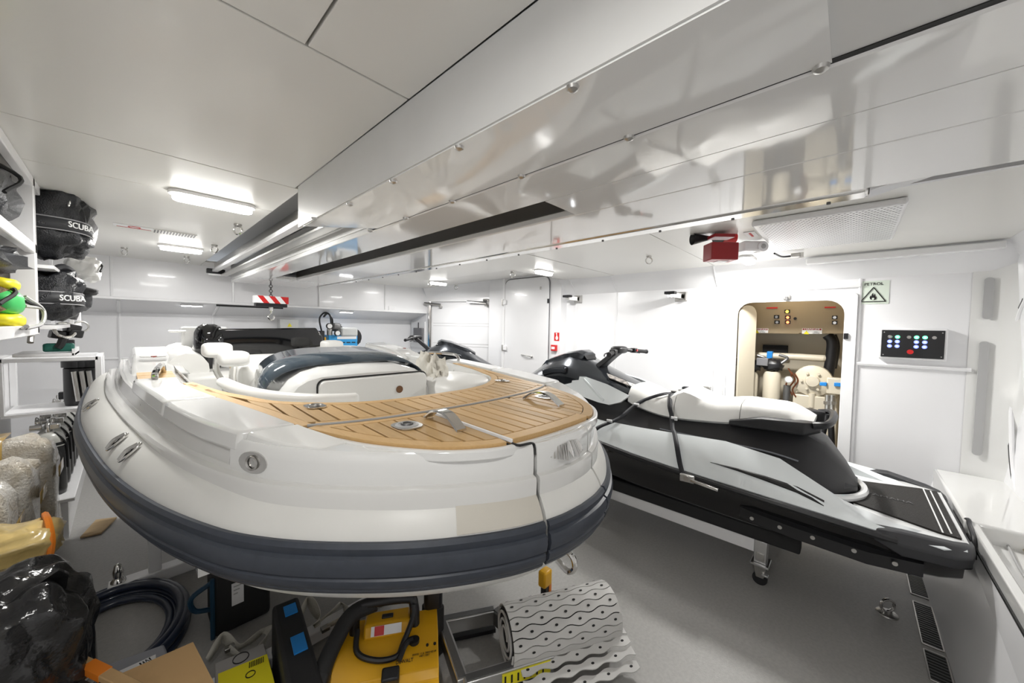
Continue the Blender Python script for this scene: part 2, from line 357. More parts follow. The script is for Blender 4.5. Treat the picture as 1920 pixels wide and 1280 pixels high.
tube('handle', crs([(4.065, p.y + .12, p.z + .01), (4.045, p.y + .03, p.z + .008), (4.04, p.y - .07, p.z - .002), (4.075, p.y - .09, p.z - .008)], 5), .007, STEEL, d1)
disc('lock_boss', (4.076, p.y - .085, p.z - .008), -X, .018, .012, STEEL, d1)
p = at(1028, 564, x=4.07); box('strike_plate', (4.06, 4.08, p.y - .012, p.y + .012, p.z - .03, p.z + .03), BLK, d1)
p = at(1014, 540, x=4.07); box('latch_plate', (4.06, 4.078, p.y - .01, p.y + .01, p.z - .02, p.z + .02), STEELB, d1)
# ---- roller shutter door on the angled wall
d3 = struct(tag(quadwall('door_3', [[sab(.10, .1, .012), sab(.93, .1, .012), sab(.93, 2.05, .012), sab(.10, 2.05, .012)]], WALL), 'white slatted shutter door in a steel frame', 'door'))
fz = atv(870, 563, .02).z
def spos(u): q = atv(u, 600, .02) - A2; return q.dot(AB) / AB.length_squared
s0, s1 = spos(806), spos(920)
tube('frame_post', [sab(s0, .05, .03), sab(s0, fz - .02, .03)], .03, STEEL, d3)
tube('frame_post', crs([sab(s1 - .10, fz, .03), sab(s1 - .03, fz - .005, .03), sab(s1, fz - .06, .03), sab(s1, fz - .3, .03), sab(s1, .05, .03)], 5), .026, STEEL, d3)
tube('frame_post', [sab(s1 + .05, .05, .03), sab(s1 + .05, fz + .0, .03)], .02, STEELB, d3)
barbox('frame_head', sab(s0, fz, .02), sab(s1 - .08, fz, .02), .04, .04, TRIM, d3)
for v in (606, 611, 644, 649):
    z = atv(860, v, .02).z; barbox('slat_joint', sab(s0 + .05, z, .014), sab(s1 - .02, z, .014), .003, .004, GREY, d3)
p = atv(900, 679, .05); obox('shutter_lock', p, (.05, .14, .06), BLK, d3, rot=(0, 0, .42), bevel=.006)
for u0, u1, v in ((796, 826, 569), (876, 912, 566)):
    a, b = atv(u0, v, .10), atv(u1, v + 3, .05)
    br = thing('shutter_bracket', 'steel stop bracket with black pads at the %s end of the shutter head' % ('left' if u0 < 850 else 'right'), 'bracket', (a + b) / 2, 'shutter head brackets')
    barbox('arm', a, b, .05, .022, STEELB, br, .003); barbox('pad', a + Z * .018, b + Z * .018, .04, .014, BLK, br, .003)
    obox('foot', b - Z * .03, (.05, .05, .03), STEELB, br, bevel=.004)
# ---- door_2: the open petrol hatch
HY0, HY1, HZ0, HZ1 = .06, .855, .35, 1.935; hyc, hzc = (HY0 + HY1) / 2, (HZ0 + HZ1) / 2
d2 = struct(tag(ringplate('door_2', (XB + .004, hyc, hzc), Y, Z, rrect(HY1 - HY0 + .16, HZ1 - HZ0 + .12, .03), rrect(HY1 - HY0, HZ1 - HZ0, .12), -.03, TRIM, None), 'white frame of the open petrol hatch', 'door'))
leaf = plate('door_leaf', (XB + .012, HY1 - .005, hzc), Vector((.90, -.436, 0)), Z, rrect(.24, HZ1 - HZ0 - .04, .10, cx=.12), .018, CREAM, d2, bevel=.004)
p = at(1475, 557, x=XB - .03); obox('latch', p, (.03, .055, .04), STEELB, d2, bevel=.004); obox('latch_tongue', p - Vector((.012, 0, .012)), (.03, .02, .03), DARKM, d2)
p = at(1586, 630, x=XB - .03); obox('strike', p, (.02, .03, .05), BLK, d2, bevel=.003)
p = at(1389, 800, x=XB); 
# ---- the equipment room behind the hatch
er = struct(tag(quadwall('wall_locker', [[(5.05, -.55, 0), (5.05, 1.6, 0), (5.05, 1.6, 2.3), (5.05, -.55, 2.3)], [(XB + .02, -.55, 0), (5.05, -.55, 0), (5.05, -.55, 2.3), (XB + .02, -.55, 2.3)],
    [(XB + .02, 1.6, 0), (5.05, 1.6, 0), (5.05, 1.6, 2.3), (XB + .02, 1.6, 2.3)], [(XB + .02, -.55, 2.3), (5.05, -.55, 2.3), (5.05, 1.6, 2.3), (XB + .02, 1.6, 2.3)]], CREAM), 'cream walls of the petrol locker behind the hatch', 'wall'))
# ================================================================== OVERHEAD CRANE BEAM
bz = 2.105
beam = thing('crane_beam', 'long white overhead crane beam with glossy underside panels', 'crane beam', (1.1, 2.2, 2.3))
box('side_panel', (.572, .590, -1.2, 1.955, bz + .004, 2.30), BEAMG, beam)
cov = mk('cover_plate', [(.577, .044, bz), (.822, .044, bz), (.822, 1.66, bz), (.577, 1.90, bz), (.577, .044, bz + .012), (.822, .044, bz + .012), (.822, 1.66, bz + .012), (.577, 1.90, bz + .012)],
         [(0, 1, 2, 3), (4, 5, 6, 7), (0, 1, 5, 4), (1, 2, 6, 5), (2, 3, 7, 6), (3, 0, 4, 7)], GLOSSW, beam)
box('cover_plate', (.577, .822, -1.2, .044, bz + .006, bz + .024), BEAMG, beam)
for u, v in ((1067, 157), (854, 272), (731, 337), (650, 380)):
    p = at(u, v, z=bz); lathe('screw', [(.004, -.010), (.011, -.006), (.013, 0)], STEELB, cov, (p.x + .012, p.y, bz), Z, 10)
for u, v in ((1540, 130), (1182, 259), (981, 331), (851, 378), (764, 409), (593, 409), (697, 432)):
    p = at(u, v, z=bz); lathe('screw', [(.004, -.010), (.011, -.006), (.013, 0)], STEELB, cov, (p.x - .008, p.y, bz), Z, 10)
# girder: left flange panel, dark slot, right panel
box('girder_web', (.86, 1.60, -1.2, 5.2, 2.26, 2.30), GREYD, beam)
box('underside_panel', (.832, 1.045, -1.2, 5.2, bz, bz + .03), GLOSSW, beam, bevel=.006)
box('underside_panel', (1.045, 1.245, -1.2, .83, bz + .001, bz + .03), GLOSSW, beam)
box('underside_panel', (1.045, 1.245, 4.32, 5.2, bz + .001, bz + .03), GLOSSW, beam)
box('underside_panel', (1.245, 1.60, -1.2, 5.2, bz, bz + .03), GLOSSW, beam, bevel=.006)
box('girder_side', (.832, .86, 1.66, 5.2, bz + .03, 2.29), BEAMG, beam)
box('slot_shadow_gap', (.8205, .8335, -1.2, 1.75, bz + .004, bz + .03), BLKP, beam)
box('slot_side', (1.245, 1.26, .83, 4.32, bz + .03, 2.26), STEELB, beam); box('slot_side', (1.03, 1.045, .83, 4.32, bz + .03, 2.26), STEELB, beam)
box('girder_end', (.832, 1.60, 5.19, 5.21, bz, 2.30), TRIM, beam)
# runway rail left of the girder, ending in a black stop by the far wall
rl = box('runway_rail', (.665, .715, 1.75, 5.22, 2.205, 2.235), TRIM, beam, bevel=.004)
box('rail_web', (.685, .695, 1.75, 5.22, 2.235, 2.30), STEELB, rl); box('rail_flange', (.735, .80, 1.75, 5.2, 2.17, 2.182), STEELB, rl)
obox('rail_stop', (.70, 5.24, 2.215), (.16, .07, .05), BLK, beam, bevel=.006); obox('rail_stop_plate', (.74, 5.22, 2.175), (.22, .06, .014), TRIM, beam)
# polished runway trim on the right edge with its bolts
tr = box('runway_trim', (1.605, 1.690, -.02, 4.12, bz - .006, bz + .02), STEEL, beam, bevel=.010)
box('trim_strip', (1.690, 1.740, -.05, 4.12, bz + .012, bz + .032), STEELB, beam, bevel=.004)
mk('trim_end', [(1.605, -.02, bz - .006), (1.69, -.02, bz - .006), (1.66, -.16, bz + .02), (1.605, -.13, bz + .02), (1.605, -.02, bz + .03), (1.69, -.02, bz + .03), (1.66, -.16, bz + .034), (1.605, -.13, bz + .034)], [(0, 1, 2, 3), (4, 5, 6, 7), (0, 1, 5, 4), (1, 2, 6, 5), (2, 3, 7, 6), (3, 0, 4, 7)], TRIM, beam)
box('beam_side', (1.74, 1.76, -1.2, 5.2, bz + .03, 2.30), TRIM, beam)
for i in range(14): disc('bolt', (1.675, .08 + i * .29, bz - .006), -Z, .006, .004, DARKM, tr, 8)
# hook block on its chain
p = at(508, 563, x=1.14); HB = Vector((1.14, min(p.y, 4.9), 0)); hz = at(508, 563, y=HB.y).z; hx = at(508, 563, y=HB.y).x
hk = thing('crane_hook_block', 'red and white striped hook block hanging from the crane beam', 'hook', (hx, HB.y, hz))
for i in range(9):
    zz = hz + .05 + i * .028; torus('chain_link', (hx, HB.y, zz), X if i % 2 else Y, .016, .005, DARKM, hk, 10, 5)
hw = .165
for i in range(6):
    x0 = hx - hw + i * 2 * hw / 6; sh = .03
    mk('stripe', [(x0 + (sh if i else 0), HB.y - .05, hz - .035), (x0 + hw / 3 + (sh if i < 5 else 0), HB.y - .05, hz - .035), (x0 + hw / 3 - (sh if i < 5 else 0), HB.y - .05, hz + .045), (x0 - (sh if i else 0), HB.y - .05, hz + .045),
        (x0 + (sh if i else 0), HB.y + .05, hz - .035), (x0 + hw / 3 + (sh if i < 5 else 0), HB.y + .05, hz - .035), (x0 + hw / 3 - (sh if i < 5 else 0), HB.y + .05, hz + .045), (x0 - (sh if i else 0), HB.y + .05, hz + .045)],
        BOXF and [(0, 1, 2, 3), (4, 5, 6, 7), (0, 1, 5, 4), (1, 2, 6, 5), (2, 3, 7, 6), (3, 0, 4, 7)], RED if i % 2 else WHITEP, hk)
box('base_plate', (hx - hw + .01, hx + hw - .01, HB.y - .045, HB.y + .045, hz - .075, hz - .036), BLK, hk, bevel=.006)
cyl('swivel', (hx, HB.y, hz - .12), (hx, HB.y, hz - .07), .022, STEELB, hk)
tube('hook', crs([(hx, HB.y, hz - .11), (hx, HB.y, hz - .15), (hx - .03, HB.y, hz - .19), (hx, HB.y, hz - .225), (hx + .03, HB.y, hz - .20), (hx + .025, HB.y, hz - .17)], 5), .010, STEEL, hk)

# ================================================================== CEILING FITTINGS
def lamp(u, v, label, ln=.36, z=ZC, xy=None, w=15.0):
    p = at(u, v, z=z) if xy is None else Vector((xy[0], xy[1], z))
    t = thing('ceiling_lamp', label, 'lamp', p, 'oval bulkhead ceiling lamps')
    plate('lamp_base', p, X, Y, rrect(ln, .10, .048), -.018, TRIM, t, bevel=.003)
    plate('lamp_lens', p - Z * .018, X, Y, rrect(ln - .03, .075, .036), -.028, LENS, t, bevel=.008)
    ld = bpy.data.lights.new('lamp_light', 'AREA'); ld.shape = 'RECTANGLE'; ld.size = ln - .04; ld.size_y = .07; ld.energy = w; ld.color = (1.0, .985, .955)
    lo = bpy.data.objects.new('lamp_light', ld); link(lo, t); lo.location = p - Z * .052; return t
lamp(402, 372, 'long lit ceiling lamp nearest the camera, left of the crane beam', w=9.0)
lamp(340, 462, 'lit ceiling lamp by the slotted vent near the far wall', .30, w=13.0)
lamp(822, 528, 'lit ceiling lamp over the shutter in the far corner', .30)
lamp(1020, 507, 'lit ceiling lamp over the white door', .30)
lamp(1402, 483, 'lit ceiling lamp beside the red alarm box', .30, w=24.0)
lamp(0, 0, 'lit ceiling lamp over the camera, nearest the shelving', .36, xy=(-.12, .18), w=6.5)
def eye(u, v, label, z=ZC, g='lifting eyes in the ceiling'):
    p = at(u, v - 4, z=z); t = thing('ceiling_eye', label, 'lifting eye', p, g)
    disc('boss', p, -Z, .022, .012, STEELB, t, 12); torus('ring', p - Z * .040, Vector((.7, .6, 0)), .028, .006, STEEL, t, 16, 6); return t
for u, v, s in ((446, 424, 'steel lifting eye right of the long ceiling lamp'), (402, 463, 'steel lifting eye between the far lamp and the crane beam'), (233, 468, 'steel lifting eye nearest the far left corner'),
                (350, 484, 'steel lifting eye behind the vent lamp'), (806, 531, 'steel lifting eye left of the corner lamp'), (855, 538, 'steel lifting eye right of the corner lamp'),
                (961, 513, 'steel lifting eye left of the lamp over the white door'), (1217, 484, 'steel lifting eye in front of the red alarm box'), (120, 368, 'steel lifting eye over the upper mesh bag')): eye(u, v, s)
# slotted vent and its red label
p = at(327, 436, z=ZC); vent = thing('ceiling_vent', 'row of dark slots of the ceiling vent by the lamp', 'vent', p)
a, b = at(290, 432, z=ZC), at(366, 441, z=ZC)
plate('vent_plate', (a.x - .01, a.y - .07, ZC - .001), X, Y, [(0, 0), (b.x - a.x + .02, 0), (b.x - a.x + .02, .14), (0, .14)], -.003, CEIL, vent)
for i in range(14):
    x = a.x + (b.x - a.x) * i / 13; box('slot', (x - .004, x + .004, a.y - .055, a.y + .055, ZC - .0055, ZC - .002), DARKM, vent)
p = at(252, 425, z=ZC); lb = thing('ceiling_label', 'white label with a red arrow on the ceiling by the vent', 'label', p)
box('card', (p.x - .10, p.x + .10, p.y - .05, p.y + .05, ZC - .003, ZC - .0005), WHITEP, lb)
torus('arrow_ring', (p.x, p.y, ZC - .004), Z, .03, .003, RED, lb, 16, 4).scale = (1, 1, 1); box('arrow_bar', (p.x - .085, p.x + .085, p.y + .036, p.y + .042, ZC - .005, ZC - .003), RED, lb)
# perforated loudspeaker grille
c = [at(u, v, z=ZC - .03) for u, v in ((1437, 418), (1716, 364), (1702, 444), (1436, 472))]
gx0, gx1, gy0, gy1 = 2.52, 3.42, -.165, .46
gr = thing('perforated_grille', 'perforated white ceiling grille right of the alarm', 'grille', (2.9, .1, ZC))
box('grille_plate', (gx0, gx1, gy0, gy1, ZC - .035, ZC - .001), TRIM, gr, bevel=.01)
vs, fs = [], []
for i in range(34):
    for j in range(26):
        x, y = gx0 + .025 + i * (gx1 - gx0 - .05) / 33, gy0 + .02 + (j + .5 * (i % 2)) * (gy1 - gy0 - .045) / 26; n0 = len(vs)
        for k in range(6): vs.append((x + .0055 * math.cos(k * PI / 3), y + .0055 * math.sin(k * PI / 3), ZC - .0358))
        fs.append(tuple(range(n0, n0 + 6)))
hol = mk('perforation', vs, fs, GREYD, gr); hol['kind'] = 'stuff'
# red alarm sounder with black horn
p = at(1352, 440, z=ZC - .02); ax_, ay_ = p.x, p.y
al = thing('alarm_sounder', 'red alarm box with a black horn on the ceiling', 'alarm', (ax_, ay_, ZC))
yaw = math.atan2(CX.y, CX.x); ER = Vector((CX.x, CX.y, 0)).normalized(); EF = Vector((-ER.y, ER.x, 0))
def ap(u, v): return at(u, v, y=ay_)
obox('mount_plate', ap(1352, 444), (.13, .09, .02), REDD, al, rot=(0, 0, yaw))
obox('box', ap(1351, 473), (.175, .11, .112), REDD, al, rot=(0, 0, yaw), bevel=.006)
hc_ = ap(1360, 446); cyl('horn_body', hc_ - ER * .02, hc_ + ER * .065, .034, RED, al); cyl('horn_collar', hc_ - ER * .075, hc_ - ER * .02, .030, BLK, al); obox('horn_bracket', hc_ - ER * .05 + Z * .03, (.05, .05, .05), BLK, al, rot=(0, 0, yaw), bevel=.006)
lathe('horn', [(.010, 0), (.012, .03), (.040, .155), (.037, .152), (.008, .01)], BLK, al, hc_ - ER * .07, -ER - Z * .08, 16)
obox('warning_label', ap(1352, 490) , (.07, .06, .004), WHITEP, al, rot=(0, 0, yaw))
# emergency light unit beside it and arrow sign
p = at(1408, 464, z=ZC - .05); em = thing('emergency_light', 'small white emergency light unit between alarm and grille', 'lamp', (p.x, p.y, ZC))
obox('body', p + Z * .005, (.15, .08, .07), TRIM, em, rot=(0, 0, yaw), bevel=.012)
cyl('swivel_head', p + ER * .055 - EF * .05, p + ER * .055 + EF * .03, .036, TRIM, em); disc('sensor', p + ER * .055 - EF * .05, -EF, .016, .004, GREY, em)
p = at(1408, 438, z=ZC); sg = thing('arrow_sign', 'white strip sign with a red arrow above the emergency light', 'sign', p)
box('card', (p.x - .07, p.x + .09, p.y - .03, p.y + .03, ZC - .004, ZC - .0005), WHITEP, sg); box('arrow', (p.x - .04, p.x + .07, p.y - .006, p.y + .006, ZC - .006, ZC - .004), RED, sg)
# cable and latch under the grille, hinge plate right of it
p = at(1492, 478, z=ZC - .03); la = thing('panel_latch', 'steel latch with black cable under the grille', 'latch', p)
obox('latch_body', p, (.035, .06, .03), STEELB, la, bevel=.004); tube('cable', crs([at(1452, 475, z=ZC - .03), at(1466, 481, z=ZC - .035), at(1484, 480, z=ZC - .03)], 5), .007, BLK, la)
obox('latch_arm', p + Vector((.01, -.035, -.005)), (.012, .03, .05), STEEL, la)
p = at(1770, 452, x=4.0); hp = tag(plate('hinge_plate', p, Y, Z, rrect(.13, .03, .012), -.004, GREY), 'grey hinge plate above the control panel', 'hinge')
# ================================================================== THE TENDER (rigid inflatable boat), bow towards the camera
XC = 1.10
OUT = [(0, .67), (.13, .682), (.30, .735), (.52, .865), (.70, 1.02), (.84, 1.18), (.945, 1.36), (1.07, 1.70), (1.18, 2.19), (1.28, 2.95), (1.31, 3.6), (1.31, 4.25)]
half = crs([Vector((w, y, 0)) for w, y in OUT], 6)
plan = [Vector((-p.x, p.y, 0)) for p in reversed(half)] + half[1:]           # port stern -> bow -> starboard stern
NP_ = len(plan)
def pnorm(i):
    a, b = plan[max(i - 1, 0)], plan[min(i + 1, NP_ - 1)]; d = (b - a).normalized(); return Vector((-d.y, d.x, 0))   # inward
PN = [pnorm(i) for i in range(NP_)]
if PN[NP_ // 2].y < 0: PN = [-n for n in PN]
def sheer(y): return .03 * (y - .7)
KB = [(.67, .45), (.86, .47), (1.2, .50), (1.45, .62), (2.15, .92), (2.8, 1.0)]
def kb(y):
    for (a, fa), (b, fb) in zip(KB, KB[1:]):
        if y <= b: return fa + (fb - fa) * max(0, y - a) / (b - a)
    return 1.0
def bm_(i, off, z):                                                          # mouldings sit closer to the edge at the bow
    k = kb(plan[i].y); return bp(i, off * k, z - .004 * (1 - k))
def bp(i, off, z):
    p = plan[i] + PN[i] * off; p = Vector((XC + p.x, p.y, z + sheer(plan[i].y))); return p
def bpos(w, y, z): return Vector((XC + w, y, z + sheer(y)))
TR, TZ = .19, .966
boat = thing('tender_boat', 'white rigid inflatable tender with grey rubbing band and teak foredeck', 'boat', (XC, 2.4, .25))
iSL = min(range(NP_ // 2), key=lambda i: abs(plan[i].x + .195))               # joint of the centre bow section, left
iSR = NP_ - 1 - iSL
SL0 = [range(0, iSL + 1), range(iSL, iSR + 1), range(iSR, NP_)]
def shrink(seg, k, i):                                                       # little gap at the joints
    return i
def gap(i, seg):
    d = (plan[min(i + 1, NP_ - 1)] - plan[max(i - 1, 0)]).normalized()
    if i == seg[0] and i != 0: return d * .007
    if i == seg[-1] and i != NP_ - 1: return d * -.007
    return Vector((0, 0, 0))
def sweep(name, prof, m, segs=SL0, parent=boat, closed=True, caps=True, bevel=0.0, smooth=True, F=None):
    F = F or bm_
    out = []
    for seg in segs:
        seg = list(seg); out.append(loft(name, [[F(i, o, z) + gap(i, seg) for o, z in prof] for i in seg], m, parent, closed=closed, caps=caps, bevel=bevel, smooth=smooth))
    return out
circ = [(TR - TR * math.cos(a), TZ + TR * math.sin(a)) for a in [2 * PI * k / 28 for k in range(28)]]
tubes = sweep('air_tube', circ, HYP, F=bp)
# rubbing band: three ribs of grey rubber
def onc(deg, r): a = math.radians(deg); return (TR - r * math.cos(a), TZ + r * math.sin(a))
bandp = [onc(a, TR + e) for a, e in ((19, -.004), (18, .010), (14, .014), (8, .005), (6, .014), (0, .018), (-8, .014), (-10, .005), (-12, .014), (-17, .016), (-21, .012), (-22, .006), (-23.5, .011), (-27, .010), (-28, -.004))]
inner_ = [onc(a, TR - .004) for a in (-22, -12, 0, 10)]
for tb, seg in zip(tubes, SL0):
    seg = list(seg); loft('rubbing_band', [[bp(i, o, z) + gap(i, seg) for o, z in bandp + inner_] for i in seg], RUBG, tb)
# overlap patch on the tube by the bow joint
i0, i1 = iSL - 8, iSL
loft('tube_patch', [[bp(i, o, z) + gap(i, list(SL0[0])) for o, z in [onc(a, TR + .002) for a in range(20, 112, 8)] + [onc(a, TR - .002) for a in (108, 64, 22)]] for i in range(i0, i1 + 1)], mat('tube_patch_fabric', (0.58, 0.55, 0.485), .5), tubes[0])
# gunwale moulding on top of the tubes
flange = [(.115, 1.03), (.108, 1.146), (.118, 1.156), (.150, 1.160), (.156, 1.172), (.175, 1.176), (.26, 1.10), (.2, 1.08)]
sweep('gunwale_flange', flange, GELG, bevel=0)
wallp = [(.158, 1.168), (.166, 1.20), (.176, 1.228), (.20, 1.232), (.30, 1.232), (.30, 1.12), (.2, 1.12)]
iA = min(range(NP_ // 2), key=lambda i: abs(plan[i].y - 1.42)); iB = NP_ - 1 - iA    # where the bow moulding starts
sides = [range(0, iA + 1), range(iB, NP_)]
sweep('coaming', wallp, GELG, sides)
bowp = [(.150, 1.166), (.151, 1.19), (.152, 1.224), (.158, 1.248), (.176, 1.261), (.30, 1.262), (.30, 1.14), (.18, 1.12)]
bows = [range(iA, iSL + 1), range(iSL, iSR + 1), range(iSR, iB + 1)]
sweep('bow_moulding', bowp, GEL, bows)
# curves of the deck (half widths, symmetric)
def interp(tab, x):
    if x <= tab[0][0]: return tab[0][1]
    for (a, fa), (b, fb) in zip(tab, tab[1:]):
        if x <= b: return fa + (fb - fa) * (x - a) / (b - a)
    return tab[-1][1]
def smooth_tab(tab): return [(p.x, p.y) for p in crs([Vector((a, b, 0)) for a, b in tab], 6)]
FO = smooth_tab([(0, .795), (.15, .800), (.27, .815), (.35, .850), (.43, .905), (.50, .985), (.57, 1.09), (.62, 1.20), (.69, 1.385)])      # fore edge of the foredeck teak  y(w)
FA = smooth_tab([(0, 1.272), (.15, 1.277), (.30, 1.290), (.43, 1.305), (.57, 1.338), (.69, 1.385)])                                       # joint between fore and aft teak
AI = smooth_tab([(0, 1.572), (.20, 1.580), (.37, 1.620), (.517, 1.707), (.65, 1.845), (.715, 2.005), (.79, 2.215), (.86, 2.55)])           # cockpit edge
AO = smooth_tab([(.69, 1.385), (.735, 1.631), (.78, 1.846), (.834, 2.10), (.90, 2.49)])                                                   # outboard edge of the side teak
ZD = 1.262
def dz(y): return ZD + sheer(y)
def strip(name, x0, x1, lo, hi, z0, z1, m, parent, n=6, bevel=.0012):
    xs = [x0 + (x1 - x0) * i / n for i in range(n + 1)]; poly = []
    low = [(x, lo(abs(x))) for x in xs]; upp = [(x, hi(abs(x))) for x in reversed(xs)]
    pts = low + upp
    if max(u[1] - l[1] for l, u in zip(low, reversed(upp))) < .004: return None
    upp = [(x, max(y, lo(abs(x)) + .0005)) for x, y in upp]; pts = low + upp; k = len(pts)
    vs = [bpos(x, y, ZD + z0) for x, y in pts] + [bpos(x, y, ZD + z1) for x, y in pts]
    return mk(name, vs, [tuple(range(k)), tuple(range(k, 2 * k))] + [(i, (i + 1) % k, k + (i + 1) % k, k + i) for i in range(k)], m, parent, bevel=bevel, segs=1)
def ribbon(name, inner, outer, z0, z1, m, parent, bevel=.0015):
    n = len(inner); rings = [[bpos(*inner[i], ZD + z0), bpos(*outer[i], ZD + z0), bpos(*outer[i], ZD + z1), bpos(*inner[i], ZD + z1)] for i in range(n)]
    return loft(name, rings, m, parent, smooth=False, bevel=bevel)
fo, fa, ai, ao = (lambda w: interp(FO, w)), (lambda w: interp(FA, w)), (lambda w: interp(AI, w)), (lambda w: interp(AO, w))
# black caulked beds below the planks, white deck below them
deckp = [(w, fo(abs(w))) for w in [-.69 + 1.38 * i / 40 for i in range(41)]] + [(w, y) for w, y in AO[1:]] + [(w, y) for w, y in reversed(AI)] + [(-w, y) for w, y in AI[1:]] + [(-w, y) for w, y in reversed(AO[1:])]
vsd = [bpos(w, y, ZD - .030) for w, y in deckp] + [bpos(w, y, ZD - .002) for w, y in deckp]; k = len(deckp)
bed = mk('caulk_bed', vsd, [tuple(range(k)), tuple(range(k, 2 * k))] + [(i, (i + 1) % k, k + (i + 1) % k, k + i) for i in range(k)], CAULK, boat)
def dist_in(tab, d):                                                         # curve moved by d towards +y along its normal
    out = []
    for i, (x, y) in enumerate(tab):
        a, b = tab[max(i - 1, 0)], tab[min(i + 1, len(tab) - 1)]; t = Vector((b[0] - a[0], b[1] - a[1])).normalized(); out.append((x - t.y * d, y + t.x * d))
    return out
T0, T1 = -.004, .010
BW = .042
for s in (-1, 1):
    sg = lambda tab: [(s * a, b) for a, b in tab]
    ribbon('margin_plank', sg(AI), sg(dist_in(AI, -BW)), T0, T1, TEAK, bed)
    lo_ = [(w, y) for w, y in AO]; ribbon('margin_plank', sg(lo_), sg(dist_in(lo_, BW * .95)), T0, T1, TEAK, bed)
    fa1 = dist_in(FA, .012); ribbon('margin_plank', sg(fa1[:-2]), sg(dist_in(FA, .044)[:-2]), T0, T1, TEAK, bed)
    fo_s = [q for q in FO if q[0] >= .235]
    ribbon('margin_plank', sg(fo_s[:-1]), sg(dist_in(fo_s, BW)[:-1]), T0, T1, TEAK, bed)
    fa2 = [q for q in FA if .235 <= q[0] <= .66]; ribbon('margin_plank', sg(dist_in(fa2, -.006)), sg(dist_in(fa2, -.036)), T0, T1, TEAK, bed)
# hatch margins
fo_c = [(w, fo(abs(w))) for w in [-.232 + .464 * i / 12 for i in range(13)]]; ribbon('margin_plank', fo_c, [(w, y + .05) for w, y in fo_c], T0, T1 + .006, TEAK, bed)
fa_c = [(w, fa(abs(w))) for w in [-.225 + .45 * i / 12 for i in range(13)]]; ribbon('margin_plank', [(w, y - .006) for w, y in fa_c], [(w, y - .038) for w, y in fa_c], T0, T1, TEAK, bed)
AIi, FAi, AOi, FOi = dist_in(AI, -BW - .004), dist_in(FA, .048), dist_in(AO, BW), dist_in(FO, BW + .004)
PW = .062
n = int(.80 / PW) + 1
for s in (-1, 1):
    for k in range(n):
        x0, x1 = k * PW + .0045, (k + 1) * PW - .0045
        lo = lambda w: (interp(FAi, w) if w < .66 else interp([(a, b) for a, b in AOi], w)); hi = lambda w: interp(AIi, w)
        if x1 < .77: strip('plank', s * x0, s * x1, lo, hi, T0, T1, TEAK, bed)
    for k in range(9):                                                       # cheeks either side of the bow hatch
        x0, x1 = .240 + k * .056 + .0042, .240 + (k + 1) * .056 - .0042
        if x1 < .66: strip('plank', s * x0, s * x1, lambda w: interp(FOi, w), lambda w: interp(FA, w) - .042, T0, T1, TEAK, bed)
for k in range(-4, 4):                                                       # bow hatch
    x0, x1 = k * .057 + .0042, (k + 1) * .057 - .0042; strip('hatch_plank', x0, x1, lambda w: interp(FO, w) + .054, lambda w: interp(FA, w) - .042, T0, T1 + .006, TEAK, bed)
for s in (-1,):
    barbox('hatch_edge', bpos(s * .233, fo(.233) - .004, ZD + .010), bpos(s * .233, fa(.233) - .03, ZD + .010), .006, .014, TRIM, boat, .002)
pj = [(w, fa(abs(w)) + .004) for w in [-.67 + 1.34 * i / 40 for i in range(41)]]
tube('deck_joint', [bpos(w, y, ZD + .010) for w, y in pj], .006, GREY, boat, 6)
for s in (-1, 1):
    rimo = dist_in(FO, -.022); ribbon('deck_rim', [(s * a, b) for a, b in FO], [(s * a, b) for a, b in rimo], -.034, .001, GEL, boat, .006)
tube('joint_seam', crs([bpos(-.233, fo(.233) - .002, ZD + .002), bpos(-.226, fo(.233) - .03, ZD + .001), bm_(iSL, .185, 1.258) + Z * .002, bm_(iSL, .160, 1.225)], 4), .0045, CAULK, boat, 6)
# white deck plate between teak and mouldings at the bow, and the lids of the side lockers
def crest(i): p = plan[i] + PN[i] * .20 * kb(plan[i].y); return (p.x, p.y)
half_i = list(range(NP_ // 2, NP_)); cr = [crest(i) for i in half_i]
def w_crest(y): return interp([(b, a) for a, b in cr], y)
def cr_at(w): return interp(sorted(cr), w)
fr = [(w, cr_at(abs(w))) for w in [-.60 + 1.2 * i / 40 for i in range(41)]]
ribbon('bow_deck', [(w, y + .0) for w, y in fr], [(w * 1.0, max(fo(abs(w)) + .004, y + .01)) for w, y in fr], -.03, -.003, GEL, boat)
def lid(y0, y1, s, label=None):
    ys = [y0 + (y1 - y0) * i / 10 for i in range(11)]; rings = []
    ino = lambda y: interp([(b, a) for a, b in AO], y) + .006 if y < 2.49 else .906
    for y in ys:
        wo, wi = w_crest(y) + .032, ino(y); rings.append([bpos(s * wi, y, ZD - .04), bpos(s * wo, y, ZD - .045), bpos(s * (wo - .010), y, ZD + .022), bpos(s * wi, y, ZD + .020)])
    return loft('locker_lid', rings, GEL, boat, smooth=False, bevel=.012)
for s in (-1, 1):
    lid(1.40, 2.02, s); lid(2.035, 2.72, s)
    # sloping cheek that carries the lids into the bow moulding
    ys = [1.16 + .235 * i / 6 for i in range(7)]
    loft('bow_shoulder', [[bpos(s * (interp([(b, a) for a, b in FO], y) + .004), y, ZD - .02), bpos(s * (w_crest(y) + .015), y, ZD - .022), bpos(s * (w_crest(y) + .004), y, ZD - .004 + .022 * i / 6), bpos(s * (interp([(b, a) for a, b in FO], y) + .004), y, ZD - .002 + .02 * i / 6)] for i, y in enumerate(ys)], GEL, boat, smooth=False, bevel=.006)
    for y in (1.5, 1.72, 1.98, 2.2, 2.42):                                   # studs along the coaming
        i = min((i for i in range(NP_) if plan[i].x * s > 0), key=lambda i: abs(plan[i].y - y)); p = bp(i, .166, 1.195); disc('stud', p, -PN[i], .007, .010, STEEL, boat, 8)
